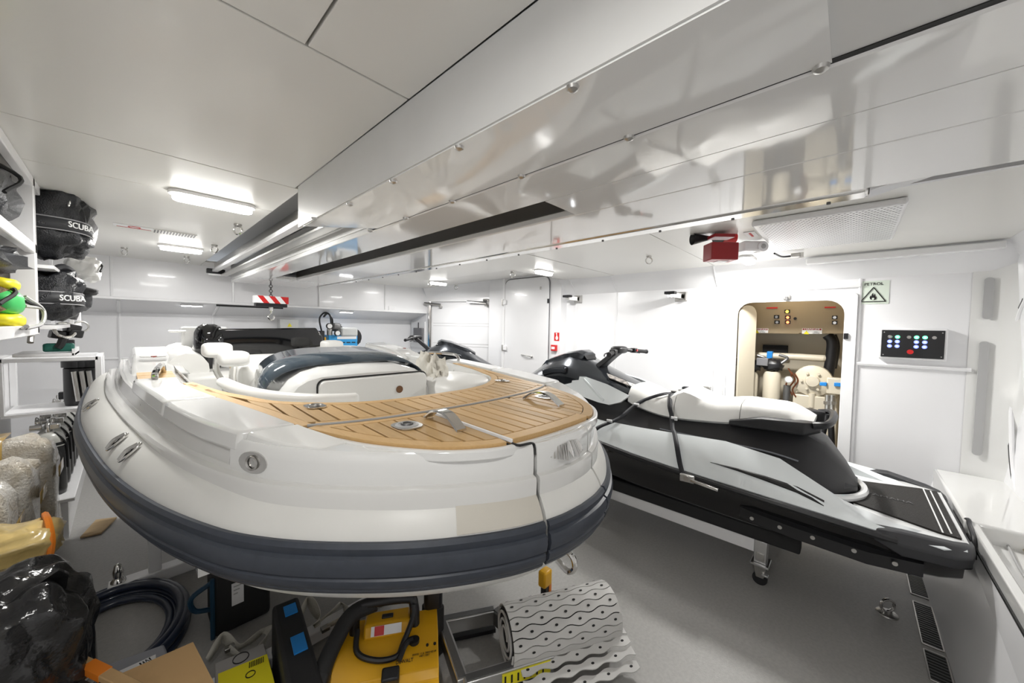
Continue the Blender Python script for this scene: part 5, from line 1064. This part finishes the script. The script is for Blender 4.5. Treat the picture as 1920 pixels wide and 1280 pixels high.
# row of dive cylinders on a white plinth
pl_ = thing('cylinder_plinth', 'white plinth shelf under the row of dive cylinders', 'plinth', (-.45, 4.3, 0)); box('plinth_top', (-.82, -.285, 4.22, 5.95, .285, .31), TRIM, pl_, bevel=.004); box('plinth_body', (-.82, -.32, 4.25, 5.93, 0, .285), TRIM, pl_)
ordn = ('nearest', 'second', 'third', 'fourth', 'fifth', 'farthest')
for k in range(6):
    y = 4.42 + k * .24; x = -.415
    t = thing('dive_cylinder', 'black dive cylinder with chrome valve, %s in the row on the plinth' % ordn[k], 'dive cylinder', (x, y, .31), 'row of dive cylinders')
    lathe('cylinder_body', [(.03, .312), (.080, .318), (.084, .35), (.084, .70), (.078, .74), (.056, .775), (.03, .79)], mat('cylinder_black', (.02, .02, .02), .25, coat=.4), t, (x, y, 0), Z, 22)
    lathe('shoulder', [(.0848, .685), (.079, .742), (.057, .777), (.031, .792)], mat('cylinder_grey_top', (.45, .45, .42), .3), t, (x, y, 0), Z, 22)
    v = lathe('valve', [(.02, .785), (.022, .84), (.012, .86)], STEEL, t, (x, y, 0), Z, 12); cyl('valve_knob', (x - .03, y - .02, .835), (x - .085, y - .02, .835), .022, STEEL, v, 12); obox('valve_outlet', (x + .03, y, .83), (.05, .04, .04), STEEL, v, bevel=.005); torus('loop', (x - .05, y + .03, .87), Vector((1, .4, .2)), .035, .004, STEELB, v, 14, 5)
    tube('carry_net', crs([(x + .03, y - .03, .79), (x + .068, y - .05, .74), (x + .084, y - .02, .67), (x + .086, y, .5)], 4), .006, BLKM, t, 6)
# bubble-wrapped parcels on the floor
for k, (u, v, y, sz, s) in enumerate(((95, 930, 3.93, (.42, .30, .86), 'tall bubble-wrapped parcel nearest the dive cylinders'), (55, 950, 3.52, (.42, .30, .82), 'bubble-wrapped parcel with brown tape, second from the cylinders'), (5, 960, 3.10, (.42, .30, .80), 'bubble-wrapped parcel at the left edge of the photo'))):
    cx_ = (-.55, -.585, -.62)[k]; t = thing('wrapped_parcel', s, 'parcel', (cx_, y, 0), 'bubble-wrapped parcels')
    blob('wrap', (cx_, y, sz[2] / 2), sz, WOVEN, t, seed=50 + k, amp=.10, freq=2.5, n=36, pw=.32, floor=.002)
    TAPE = mat('brown_tape', (.50, .33, .10), .25, coat=.4); x0 = cx_ - .02 - .05 * k
    loft('tape', [[Vector((x0 - .025, yy, zz)), Vector((x0 + .035, yy, zz))] for yy, zz in ((y - sz[1] * .55, sz[2] * .35), (y - sz[1] * .54, sz[2] * .9), (y - sz[1] * .45, sz[2] * 1.03), (y + sz[1] * .45, sz[2] * 1.03))], TAPE, t, closed=False, caps=False, solid=.003)
    loft('tape', [[Vector((cx_ + sz[0] * .545, yy, sz[2] * .78)), Vector((cx_ + sz[0] * .545, yy, sz[2] * .70))] for yy in (y - sz[1] * .4, y, y + sz[1] * .4)], TAPE, t, closed=False, caps=False, solid=.003)
c = at(18, 1030, y=2.45); t = thing('yellow_pack', 'clear-wrapped yellow pack with an orange strap on the black bin bag', 'pack', c); blob('pack_body', c, (.26, .24, .16), mat('yellow_wrap', (.70, .52, .20), .25, noise=.2, nscale=12, coat=.5), t, seed=61, amp=.25, n=30, pw=.6); tube('orange_strap', crs([c + Vector((.10, -.12, -.09)), c + Vector((.115, -.10, .02)), c + Vector((.10, -.02, .085)), c + Vector((.08, .10, .08))], 5), .011, ORANGE, t, 6)
# bin bag
c = at(60, 1172, y=2.05); t = thing('black_bin_bag', 'shiny black plastic bin bag in the lower left corner', 'bin bag', (c.x, c.y, 0))
zt_ = at(60, 1062, y=2.05).z; blob('liner', (c.x - .085, c.y, zt_ * .48), (.46, .42, zt_ * .95), BINB, t, seed=71, amp=.17, freq=1.5, n=90, pw=.6, floor=.003)
q = at(112, 1064, y=2.0); mk('liner_corner', [q + Vector(v) for v in ((-.10, .0, -.06), (.0, -.02, .005), (.02, .0, -.03), (.01, .02, -.10), (-.06, .05, -.10))], [(0, 1, 2, 3, 4)], BINB, t, solid=.01)
# ================================================================== UNDER AND BESIDE THE BOAT
# cradle
cr_ = thing('boat_cradle', 'white steel cradle standing on the floor under the boat', 'cradle', (1.1, 3.1, 0))
a = at(205, 1108, z=.05); box('floor_beam', (-.10, 2.30, a.y - .045, a.y + .045, .02, .09), TRIM, cr_, bevel=.006); px_ = at(290, 1040, y=a.y).x
for x in (px_, 2.2 - px_): box('post', (x - .03, x + .03, a.y - .03, a.y + .03, .09, .72), TRIM, cr_, bevel=.004)
for x0, x1 in ((px_, .9), (2.2 - px_, 1.3)): barbox('chock_arm', (x0, a.y, .70), (x1, a.y, .43), .07, .05, TRIM, cr_, .004)
box('keel_pad', (.95, 1.25, a.y - .06, a.y + .06, .33, .42), BLKM, cr_, bevel=.01); box('keel_post', (1.05, 1.15, a.y - .03, a.y + .03, .09, .33), TRIM, cr_); box('foot_pad', (-.13, .0, a.y - .06, a.y + .06, 0, .02), TRIM, cr_)
box('floor_beam', (-.10, 2.30, 1.93, 2.0, .02, .08), TRIM, cr_, bevel=.006); box('keel_post', (1.05, 1.15, 1.93, 2.0, .08, .36), TRIM, cr_); box('foot_pad', (.02, .1, 1.92, 2.01, 0, .02), TRIM, cr_); box('foot_pad', (2.1, 2.2, 1.92, 2.01, 0, .02), TRIM, cr_)
p = at(222, 1088, z=.09); t = thing('chrome_cleat', 'small chrome bollard on the end of the cradle beam', 'bollard', p); lathe('bollard_base', [(.035, .09), (.033, .10), (.022, .115)], STEEL, t, (p.x, a.y, 0), Z, 14); lathe('bollard_head', [(.020, .11), (.024, .15), (.016, .19), (.004, .20)], STEEL, t, (p.x, a.y, 0), Z, 14)
# hose coil
hc = Vector((-.08, 2.70, 0)); pts = []
t = thing('hose_coil', 'coiled dark blue ribbed hose on the floor', 'hose', hc)
HOSE = mat('dark_blue_hose', (.018, .026, .050), .35, coat=.3)
for k in range(6):
    R = .37 - .028 * (k % 4) ; zz = .024 + .042 * (k // 4) + (.006 if k % 2 else 0); tube('hose_turn', [hc + Vector((R * .78 * math.cos(q), R * 1.12 * math.sin(q), zz)) for q in [2 * PI * i / 40 for i in range(40)]], .021, HOSE, t, 10, True)
tube('hose_tail', crs([hc + Vector((.20, -.28, .03)), hc + Vector((.05, -.45, .03)), hc + Vector((-.2, -.5, .03)), hc + Vector((-.5, -.45, .03))], 6), .021, HOSE, t, 10)
# cardboard flap on the floor
t = tag(mk('cardboard_flap', [at(150, 1008, z=.012), at(190, 999, z=.012), at(219, 970, z=.012), at(180, 975, z=.012)], [(0, 1, 2, 3)], CARD, solid=.012), 'loose grey-brown cardboard flap lying by the parcels', 'cardboard')
# plastic storage box with sticker, plywood, stick, tin
bz_ = .24; q = [at(150, 1262, z=bz_), at(308, 1206, z=bz_), at(330, 1262, z=bz_), at(180, 1330, z=bz_)]
t = thing('storage_box', 'translucent grey storage box with a white sticker under the plywood', 'storage box', (q[1] + q[3]) / 2)
CLR = mat('translucent_plastic', (.42, .43, .47), .25, alpha=.8)
def prismq(name, q, z0, z1, m, parent, bevel=.004): return mk(name, [Vector((p.x, p.y, z0)) for p in q] + [Vector((p.x, p.y, z1)) for p in q], [(0, 1, 2, 3), (4, 5, 6, 7), (0, 1, 5, 4), (1, 2, 6, 5), (2, 3, 7, 6), (3, 0, 4, 7)], m, parent, bevel=bevel)
cq = sum(q, Vector()) / 4
prismq('box_body', [cq + (p - cq) * .92 for p in q], .002, bz_ - .02, CLR, t); prismq('box_lid', q, bz_ - .02, bz_, CLR, t, .008)
st_ = [at(222, 1258, z=bz_ + .002), at(292, 1226, z=bz_ + .002), at(292, 1238, z=bz_ + .002), at(235, 1268, z=bz_ + .002)]; prismq('sticker', st_, bz_ + .0005, bz_ + .002, WHITEP, t, 0)
sc = [at(u, v, z=bz_ + .003) for u, v in ((262, 1243), (272, 1252), (268, 1240), (278, 1247), (273, 1237), (286, 1240), (280, 1233))]; tube('scribble', sc, .0025, BLKP, t, 5)
bz2 = .34; q = [at(362, 1203, z=bz2), at(412, 1300, z=bz2 - .02), at(320, 1345, z=bz2 - .02), at(200, 1274, z=bz2)]
t = thing('plywood_sheet', 'bare plywood offcut lying on the storage box', 'plywood', q[0]); mk('ply_face', [Vector(p) for p in q] + [p - Z * .014 for p in q], [(0, 1, 2, 3), (4, 5, 6, 7), (0, 1, 5, 4), (1, 2, 6, 5), (2, 3, 7, 6), (3, 0, 4, 7)], WOOD, t); prismq('ply_support', [cq + (p - cq) * .35 for p in q] if False else [(q[0] + (q[1] - q[0]) * k + (q[3] - q[0]) * j) for k, j in ((.3, .3), (.6, .3), (.6, .6), (.3, .6))], .24, bz2 - .03, CARD, t)
z3 = .42; a, b = at(140, 1236, z=z3), at(275, 1302, z=z3); t = thing('wooden_batten', 'wooden batten with a band of orange tape in the lower left corner', 'batten', a); barbox('batten', a, b, .035, .022, WOOD, t, .003); p1, p2 = a + (b - a) * .20, a + (b - a) * .45; barbox('orange_tape', p1, p2, .037, .024, ORANGE, t)
barbox('dark_edge', a - Z * .03 + Vector((-.03, -.03, 0)), b - Z * .03 + Vector((-.03, -.03, 0)), .03, .03, BLKM, t)
p = at(110, 1275, z=.40); t = thing('paint_tin', 'open paint tin with a steel rim beside the batten', 'tin', (p.x, p.y, 0)); lathe('tin_body', [(.08, .002), (.08, .39)], STEELB, t, (p.x, p.y, 0), Z, 24); torus('tin_rim', (p.x, p.y, .392), Z, .08, .007, STEEL, t, 28, 8); disc('tin_lid', (p.x, p.y, .375), Z, .076, .004, mat('pale_lid', (.55, .52, .45), .4), t, 24)
# black tool bag with blue edge
q0, q1 = at(415, 1190, z=0), at(510, 1185, z=0); yb = 2.35
t = thing('tool_bag', 'black tool bag with blue edging under the tube', 'bag', (.42, yb, 0)); x0, x1 = at(400, 1130, y=yb).x, at(508, 1130, y=yb).x; zt = at(440, 1066, y=yb).z
box('bag_body', (x0, x1, yb, yb + .22, .003, zt), BLKM, t, bevel=.02); BTR = mat('teal_blue_trim', (.006, .05, .10), .5); tube('blue_edge', [(x0 - .004, yb + .0, .01), (x0 - .004, yb, zt - .01)], .010, BTR, t, 6)
a, b = at(434, 1095, y=yb), at(457, 1126, y=yb); box('white_label', (a.x, b.x, yb - .004, yb, b.z, a.z), WHITEP, t); 
for k in range(3): box('label_print', (a.x + .008, b.x - .01 - .008 * k, yb - .0055, yb - .004, a.z - .02 - .02 * k, a.z - .014 - .02 * k), GREY, t)
tube('handle', crs([(x0 - .005, yb + .05, .14), (x0 - .07, yb + .05, .17), (x0 - .08, yb + .05, .24), (x0 - .005, yb + .05, .28)], 5), .012, BTR, t, 8)
# yellow printed carton
zc_ = .20; q = [at(402, 1243, z=zc_), at(495, 1205, z=zc_), at(520, 1300, z=zc_), at(410, 1345, z=zc_)]
t = thing('printed_carton', 'grey carton with a bright yellow printed side by the black case', 'carton', q[0]); prismq('carton_body', q, .002, zc_, mat('grey_card', (.35, .34, .33), .7), t, .003)
q2 = [q[0] + (q[3] - q[0]) * .25 + (q[1] - q[0]) * .05, q[1] + (q[2] - q[1]) * .25, q[2], q[3]]; prismq('yellow_print', q2, zc_ + .0002, zc_ + .002, YELB, t, 0)
m1 = q2[0] + (q2[1] - q2[0]) * .62 + (q2[3] - q2[0]) * .12; ex, ey = (q2[1] - q2[0]).normalized(), (q2[0] - q2[3]).normalized()
for k in range(9): obox('barcode_bar', m1 + ex * (.006 * k) + Z * .004, (.003, .03, .001), BLKP, t, rot=(0, 0, math.atan2(ex.y, ex.x)))
torus('ring_print', m1 - ey * .05 + Z * .0035, Z, .016, .002, BLKP, t, 14, 4); ringc = q[0] + (q[1] - q[0]) * .5 + (q[3] - q[0]) * .12 + Z * .002; torus('round_logo', ringc, Z, .028, .002, BLKP, t, 18, 4)
text('small_print', 'PARTS', m1 - ey * .09 - ex * .03 + Z * .003, ex, ey, .02, BLKP, t) if False else None
# black soft case with blue labels
A_, B_ = at(535, 1125, z=.30), at(575, 1290, z=.30)
t = thing('soft_case', 'long black soft case with two blue labels', 'case', ((A_ + B_) / 2)); d = (B_ - A_).normalized(); s_ = d.cross(Z).normalized()
loft('case_body', [[p + s_ * .06 - Z * .295, p + s_ * .055, p - s_ * .055, p - s_ * .06 - Z * .295] for p in (A_, A_ + (B_ - A_) * .5, B_ + d * .05)], BLKM, t, bevel=.015)
for f in (.16, .58): obox('blue_label', A_ + (B_ - A_) * f - s_ * .01 + Z * .004, (.10 if f > .4 else .07, .05, .006), BLUEP, t, rot=(0, 0, math.atan2(d.y, d.x)))
# loose white webbing straps
for k, (uvs, z, s) in enumerate(((((560, 1165), (575, 1135), (600, 1145), (590, 1175), (620, 1160), (640, 1120), (655, 1150), (610, 1190)), .12, 'loose white webbing straps between soft case and vacuum'), (((392, 1236), (415, 1205), (450, 1200), (490, 1185), (505, 1195), (470, 1215), (430, 1215)), .08, 'loose grey webbing strap beside the carton'))):
    P0 = [at(u, v, z=z) + Z * (.04 * math.sin(i * 2.1)) for i, (u, v) in enumerate(uvs)]; t = thing('loose_strap', s, 'strap', P0[0]); pp = crs(P0, 6)
    loft('strap_web', [[p - Z * .018 + Vector((.02 * math.sin(i * .5), .012, 0)), p + Z * .022 - Vector((.012 * math.cos(i * .4), .01, 0))] for i, p in enumerate(pp)], mat('offwhite_webbing', (.62, .60, .53), .8, bump=.2), t, closed=False, caps=False, solid=.004)
    obox('strap_buckle', pp[-1], (.04, .03, .02), STEELB, t, bevel=.003)
# wet and dry vacuum
vc = at(728, 1222, z=.20); vc.z = .20
t = thing('vacuum_cleaner', 'yellow and black portable vacuum cleaner lying under the bow', 'vacuum cleaner', (vc.x, vc.y, 0))
vr = at(822, 1200, z=.2) - at(632, 1235, z=.2); vr.z = 0; W_ = vr.length; ex = vr.normalized(); ey = Vector((-ex.y, ex.x, 0)); hwid = W_ / 2
def vp(u, v, z): return vc + ex * u + ey * v + Z * (z - vc.z)
vyaw = math.atan2(ex.y, ex.x)
loft('tank', [[vp(-hwid * k, v0, z), vp(hwid * k, v0, z), vp(hwid * k, .13, z), vp(-hwid * k, .13, z)] for k, v0, z in ((.90, -.15, .004), (.96, -.17, .09))], BLK, t, bevel=.02)
# yellow housing: sloping front face with a step, flat shoulder behind it
prf = [(-.19, .09), (-.195, .14), (-.135, .165), (-.12, .200), (-.03, .245), (.0, .265), (.13, .265), (.13, .09)]
loft('housing', [[vp(hwid * k, v, z) for v, z in prf] for k in (-1.0, -.985, .985, 1.0)], YEL, t, smooth=False, bevel=.012)
loft('upper_deck', [[vp(-hwid * .50, v0, z), vp(hwid * .42, v0, z), vp(hwid * .42, .12, z), vp(-hwid * .50, .12, z)] for v0, z in ((.005, .262), (.04, .305))], YEL, t, bevel=.010)
obox('switch_box', vp(.02, -.125, .205), (.070, .05, .055), BLK, t, rot=(.4, 0, vyaw), bevel=.008); obox('latch', vp(-.01, -.20, .10), (.13, .05, .08), BLK, t, rot=(0, 0, vyaw), bevel=.008); obox('deck_switch', vp(-.01, .075, .306), (.05, .022, .012), BLK, t, rot=(0, 0, vyaw), bevel=.003)
tube('carry_handle', crs([vp(-hwid * .70, .06, .25), vp(-hwid * .68, .07, .34), vp(-hwid * .5, .08, .375), vp(hwid * .35, .08, .375), vp(hwid * .50, .07, .34), vp(hwid * .52, .05, .25)], 6), .022, BLK, t, 10)
tube('power_cord', crs([vp(-hwid * .62, .03, .30), vp(-hwid * .56, -.045, .262), vp(-hwid * .2, -.075, .240), vp(.04, -.075, .240), vp(hwid * .30, -.04, .262), vp(hwid * .48, .02, .32), vp(hwid * .50, .05, .36)], 6), .012, BLK, t, 8)
tube('cord_plug', crs([vp(.05, -.09, .235), vp(hwid * .35, -.045, .262), vp(hwid * .50, -.035, .270)], 4), .013, BLK, t, 8); disc('socket_cap', vp(hwid * .52, -.04, .258), Z, .022, .014, BLK, t, 14)
tube('suction_hose', crs([vp(-hwid * .30, .10, .36), vp(-hwid * .75, .06, .35), vp(-hwid * 1.0, -.02, .30), vp(-hwid * 1.16, -.12, .24), vp(-hwid * 1.28, -.26, .16), vp(-hwid * 1.34, -.42, .08)], 6), .034, BLKM, t, 12); cyl('hose_cuff', vp(-hwid * 1.14, -.11, .25), vp(-hwid * 1.27, -.25, .165), .040, BLK, t)
bb_ = thing('battery_pack', 'yellow and black cordless battery pack behind the vacuum', 'battery', vp(hwid * .95, .16, .2)); obox('pack_body', vp(hwid * .92, .17, .32), (.09, .10, .14), BLK, bb_, rot=(0, 0, math.atan2(ex.y, ex.x)), bevel=.02); obox('pack_top', vp(hwid * .92, .17, .40), (.09, .10, .05), YEL, bb_, rot=(0, 0, math.atan2(ex.y, ex.x)), bevel=.015); obox('pack_stripe', vp(hwid * .92, .17, .41), (.02, .105, .052), BLK, bb_, rot=(0, 0, math.atan2(ex.y, ex.x)), bevel=.004); obox('pack_stand', vp(hwid * .92, .17, .13), (.08, .09, .25), BLKM, bb_, bevel=.01)
fn = (ey * -.447 + Z * .894).normalized(); fup = (Z * .447 + ey * .894).normalized()
text('maker_lettering', 'DeWALT', vp(hwid * .34, -.085, .2215), ex, fup, .018, BLKP, t); text('data_print', 'DXV20  11 A  MAX 4.0 HP\nWET / DRY', vp(hwid * .72, -.075, .2265), ex, fup, .009, BLKP, t)
lbq = vp(-.01, .02, .288); obox('warning_label', lbq, (.13, .004, .036), WHITEP, t, rot=(-.65, 0, vyaw)); obox('warning_label_red', lbq + ex * -.03 - ey * .002 + Z * .0015, (.04, .004, .034), RED, t, rot=(-.65, 0, vyaw))
for f in (-.42, .78, .93): disc('body_screw', vp(hwid * f, -.045, .2385), fn, .006, .004, BLKP, t, 8)
# folding aluminium frame
zf = .09; c4 = [at(828, 1172, z=zf), at(928, 1152, z=zf), at(1035, 1236, z=zf), at(868, 1288, z=zf)]
t = thing('aluminium_step_frame', 'aluminium step frame lying on the floor below the mat roll', 'step frame', c4[0])
for i, (a, b) in enumerate(((c4[0], c4[1]), (c4[1], c4[2]), (c4[2], c4[3]), (c4[3], c4[0]))):
    mm = ALU if i != 1 else DARKM; f = barbox('side_rail', a, b, .05, .075, mm, t, .004); barbox('rail_groove', a + (b - a) * .03 + Z * .038, b - (b - a) * .03 + Z * .038, .03, .004, DARKM, f)
barbox('foot_block', c4[0] - Z * .07, c4[1] - Z * .07, .05, .02, BLK, t); barbox('foot_block', c4[3] - Z * .07, c4[2] - Z * .07, .05, .02, BLK, t)
a, b = c4[3] + (c4[2] - c4[3]) * .40, c4[3] + (c4[2] - c4[3]) * .95; dd = (b - a).normalized(); nn = Vector((dd.y, -dd.x, 0)); barbox('yellow_label', a + nn * .027, b + nn * .027, .003, .055, YELB, t)
for k in range(7): q = a + (b - a) * (.06 + .13 * k) + nn * .029; barbox('label_print', q - Z * .018, q + Z * .018, .008, .002, BLKP, t, up=nn)
# rolled wavy slat mat
rz_ = .17; L0, L1 = at(948, 1192, z=rz_), at(1140, 1140, z=rz_); axd = (L1 - L0); LL = axd.length; axd.normalize(); axd.z = 0; axn = Vector((axd.y, -axd.x, 0)).normalized(); R_ = .125; NS = 20
t = thing('slat_mat_roll', 'rolled grey deck mat of wavy slats with round holes', 'mat roll', (L0 + L1) / 2 - Z * rz_)
WV = .125; AM = .0065
def slat(k, ang, r, name='slat', flat=None):
    """one wavy slat along the roll: neighbouring edges run parallel, so the slat swells where its holes are"""
    n = 40; half = PI * (R_) / NS - .0022; rings = []
    for i in range(n + 1):
        s = LL * i / n; ph = 2 * PI * s / WV; lo_o = AM * math.sin(ph + PI * k); hi_o = AM * math.sin(ph + PI * (k + 1)); ring = []
        for e, dr in ((-half + lo_o, 0), (half + hi_o, 0), (half + hi_o, .006), (-half + lo_o, .006)):
            if flat is None:
                a = ang + e / r; ring.append(L0 + axd * s + axn * (math.cos(a) * (r + dr)) + Z * (math.sin(a) * (r + dr)))
            else: p, du, nu = flat; ring.append(p + axd * s + du * e + nu * dr)
        rings.append(ring)
    return loft(name, rings, mat('mat_grey', (.60, .59, .57), .5), t, smooth=True)
HO = mat('hole_dark', (.015, .015, .015), .8)
def holes(parent, k, ang=None, r=None, flat=None):
    s = (.75 - .5 * (k % 2)) * WV
    while s < LL - .01:
        if flat is None: nrm = axn * math.cos(ang) + Z * math.sin(ang); c = L0 + axd * s + nrm * (r + .0058); up = axn * -math.sin(ang) + Z * math.cos(ang)
        else: p, du, nrm = flat; c = p + axd * s + nrm * .0058; up = du
        plate('hole', c, axd, up, [(.0085 * math.cos(q), .0052 * math.sin(q)) for q in [k2 * PI / 5 for k2 in range(10)]], .0008 if axd.cross(up).dot(nrm) > 0 else -.0008, HO, parent); s += WV
for k in range(NS):
    a = 2 * PI * k / NS + .05; s = slat(k, a, R_)
    if -.6 < a < PI * 1.05: holes(s, k, a, R_)
lathe('roll_core', [(R_ - .008, .004), (R_ - .008, LL - .004)], CAULK, t, L0, axd, 28)
for e, sgn_ in ((0.002, -1), (LL - .002, 1)):                                 # spiral edges seen on the ends
    pts = [L0 + axd * (e + sgn_ * .004) + (axn * math.cos(q) + Z * math.sin(q)) * (.03 + .088 * q / (6 * PI)) for q in [6 * PI * i / 70 for i in range(71)]]; tube('roll_edge', pts, .006, mat('mat_grey', (.55, .54, .52), .5), t, 6)
for k in range(4):                                                           # loose tail lying in front
    p = L0 + axn * (.10 + .037 * k) + Z * (-rz_ + .075 + .05 - .012 * k * k * .4 - .05 * (k / 4)); s = slat(k, 0, 0, 'tail_slat', (p + axd * .03, (axn * .96 - Z * .26).normalized(), (Z * .96 + axn * .26).normalized())); holes(s, k, flat=(p + axd * .03, (axn * .96 - Z * .26).normalized(), (Z * .96 + axn * .26).normalized()))
# yellow level behind the roll
p = at(1022, 1082, z=.25); t = thing('yellow_tool', 'small yellow and orange tool hanging under the bow', 'tool', (p.x, p.y, 0)); obox('tool_head', p, (.07, .05, .09), YEL, t, bevel=.01); obox('tool_grip', p - Z * .10, (.04, .035, .13), BLK, t, bevel=.008); obox('orange_band', p + Vector((.025, -.01, -.05)), (.02, .02, .08), ORANGE, t); obox('tool_stand', p - Z * .18 , (.06, .05, .12), YEL, t, bevel=.006)
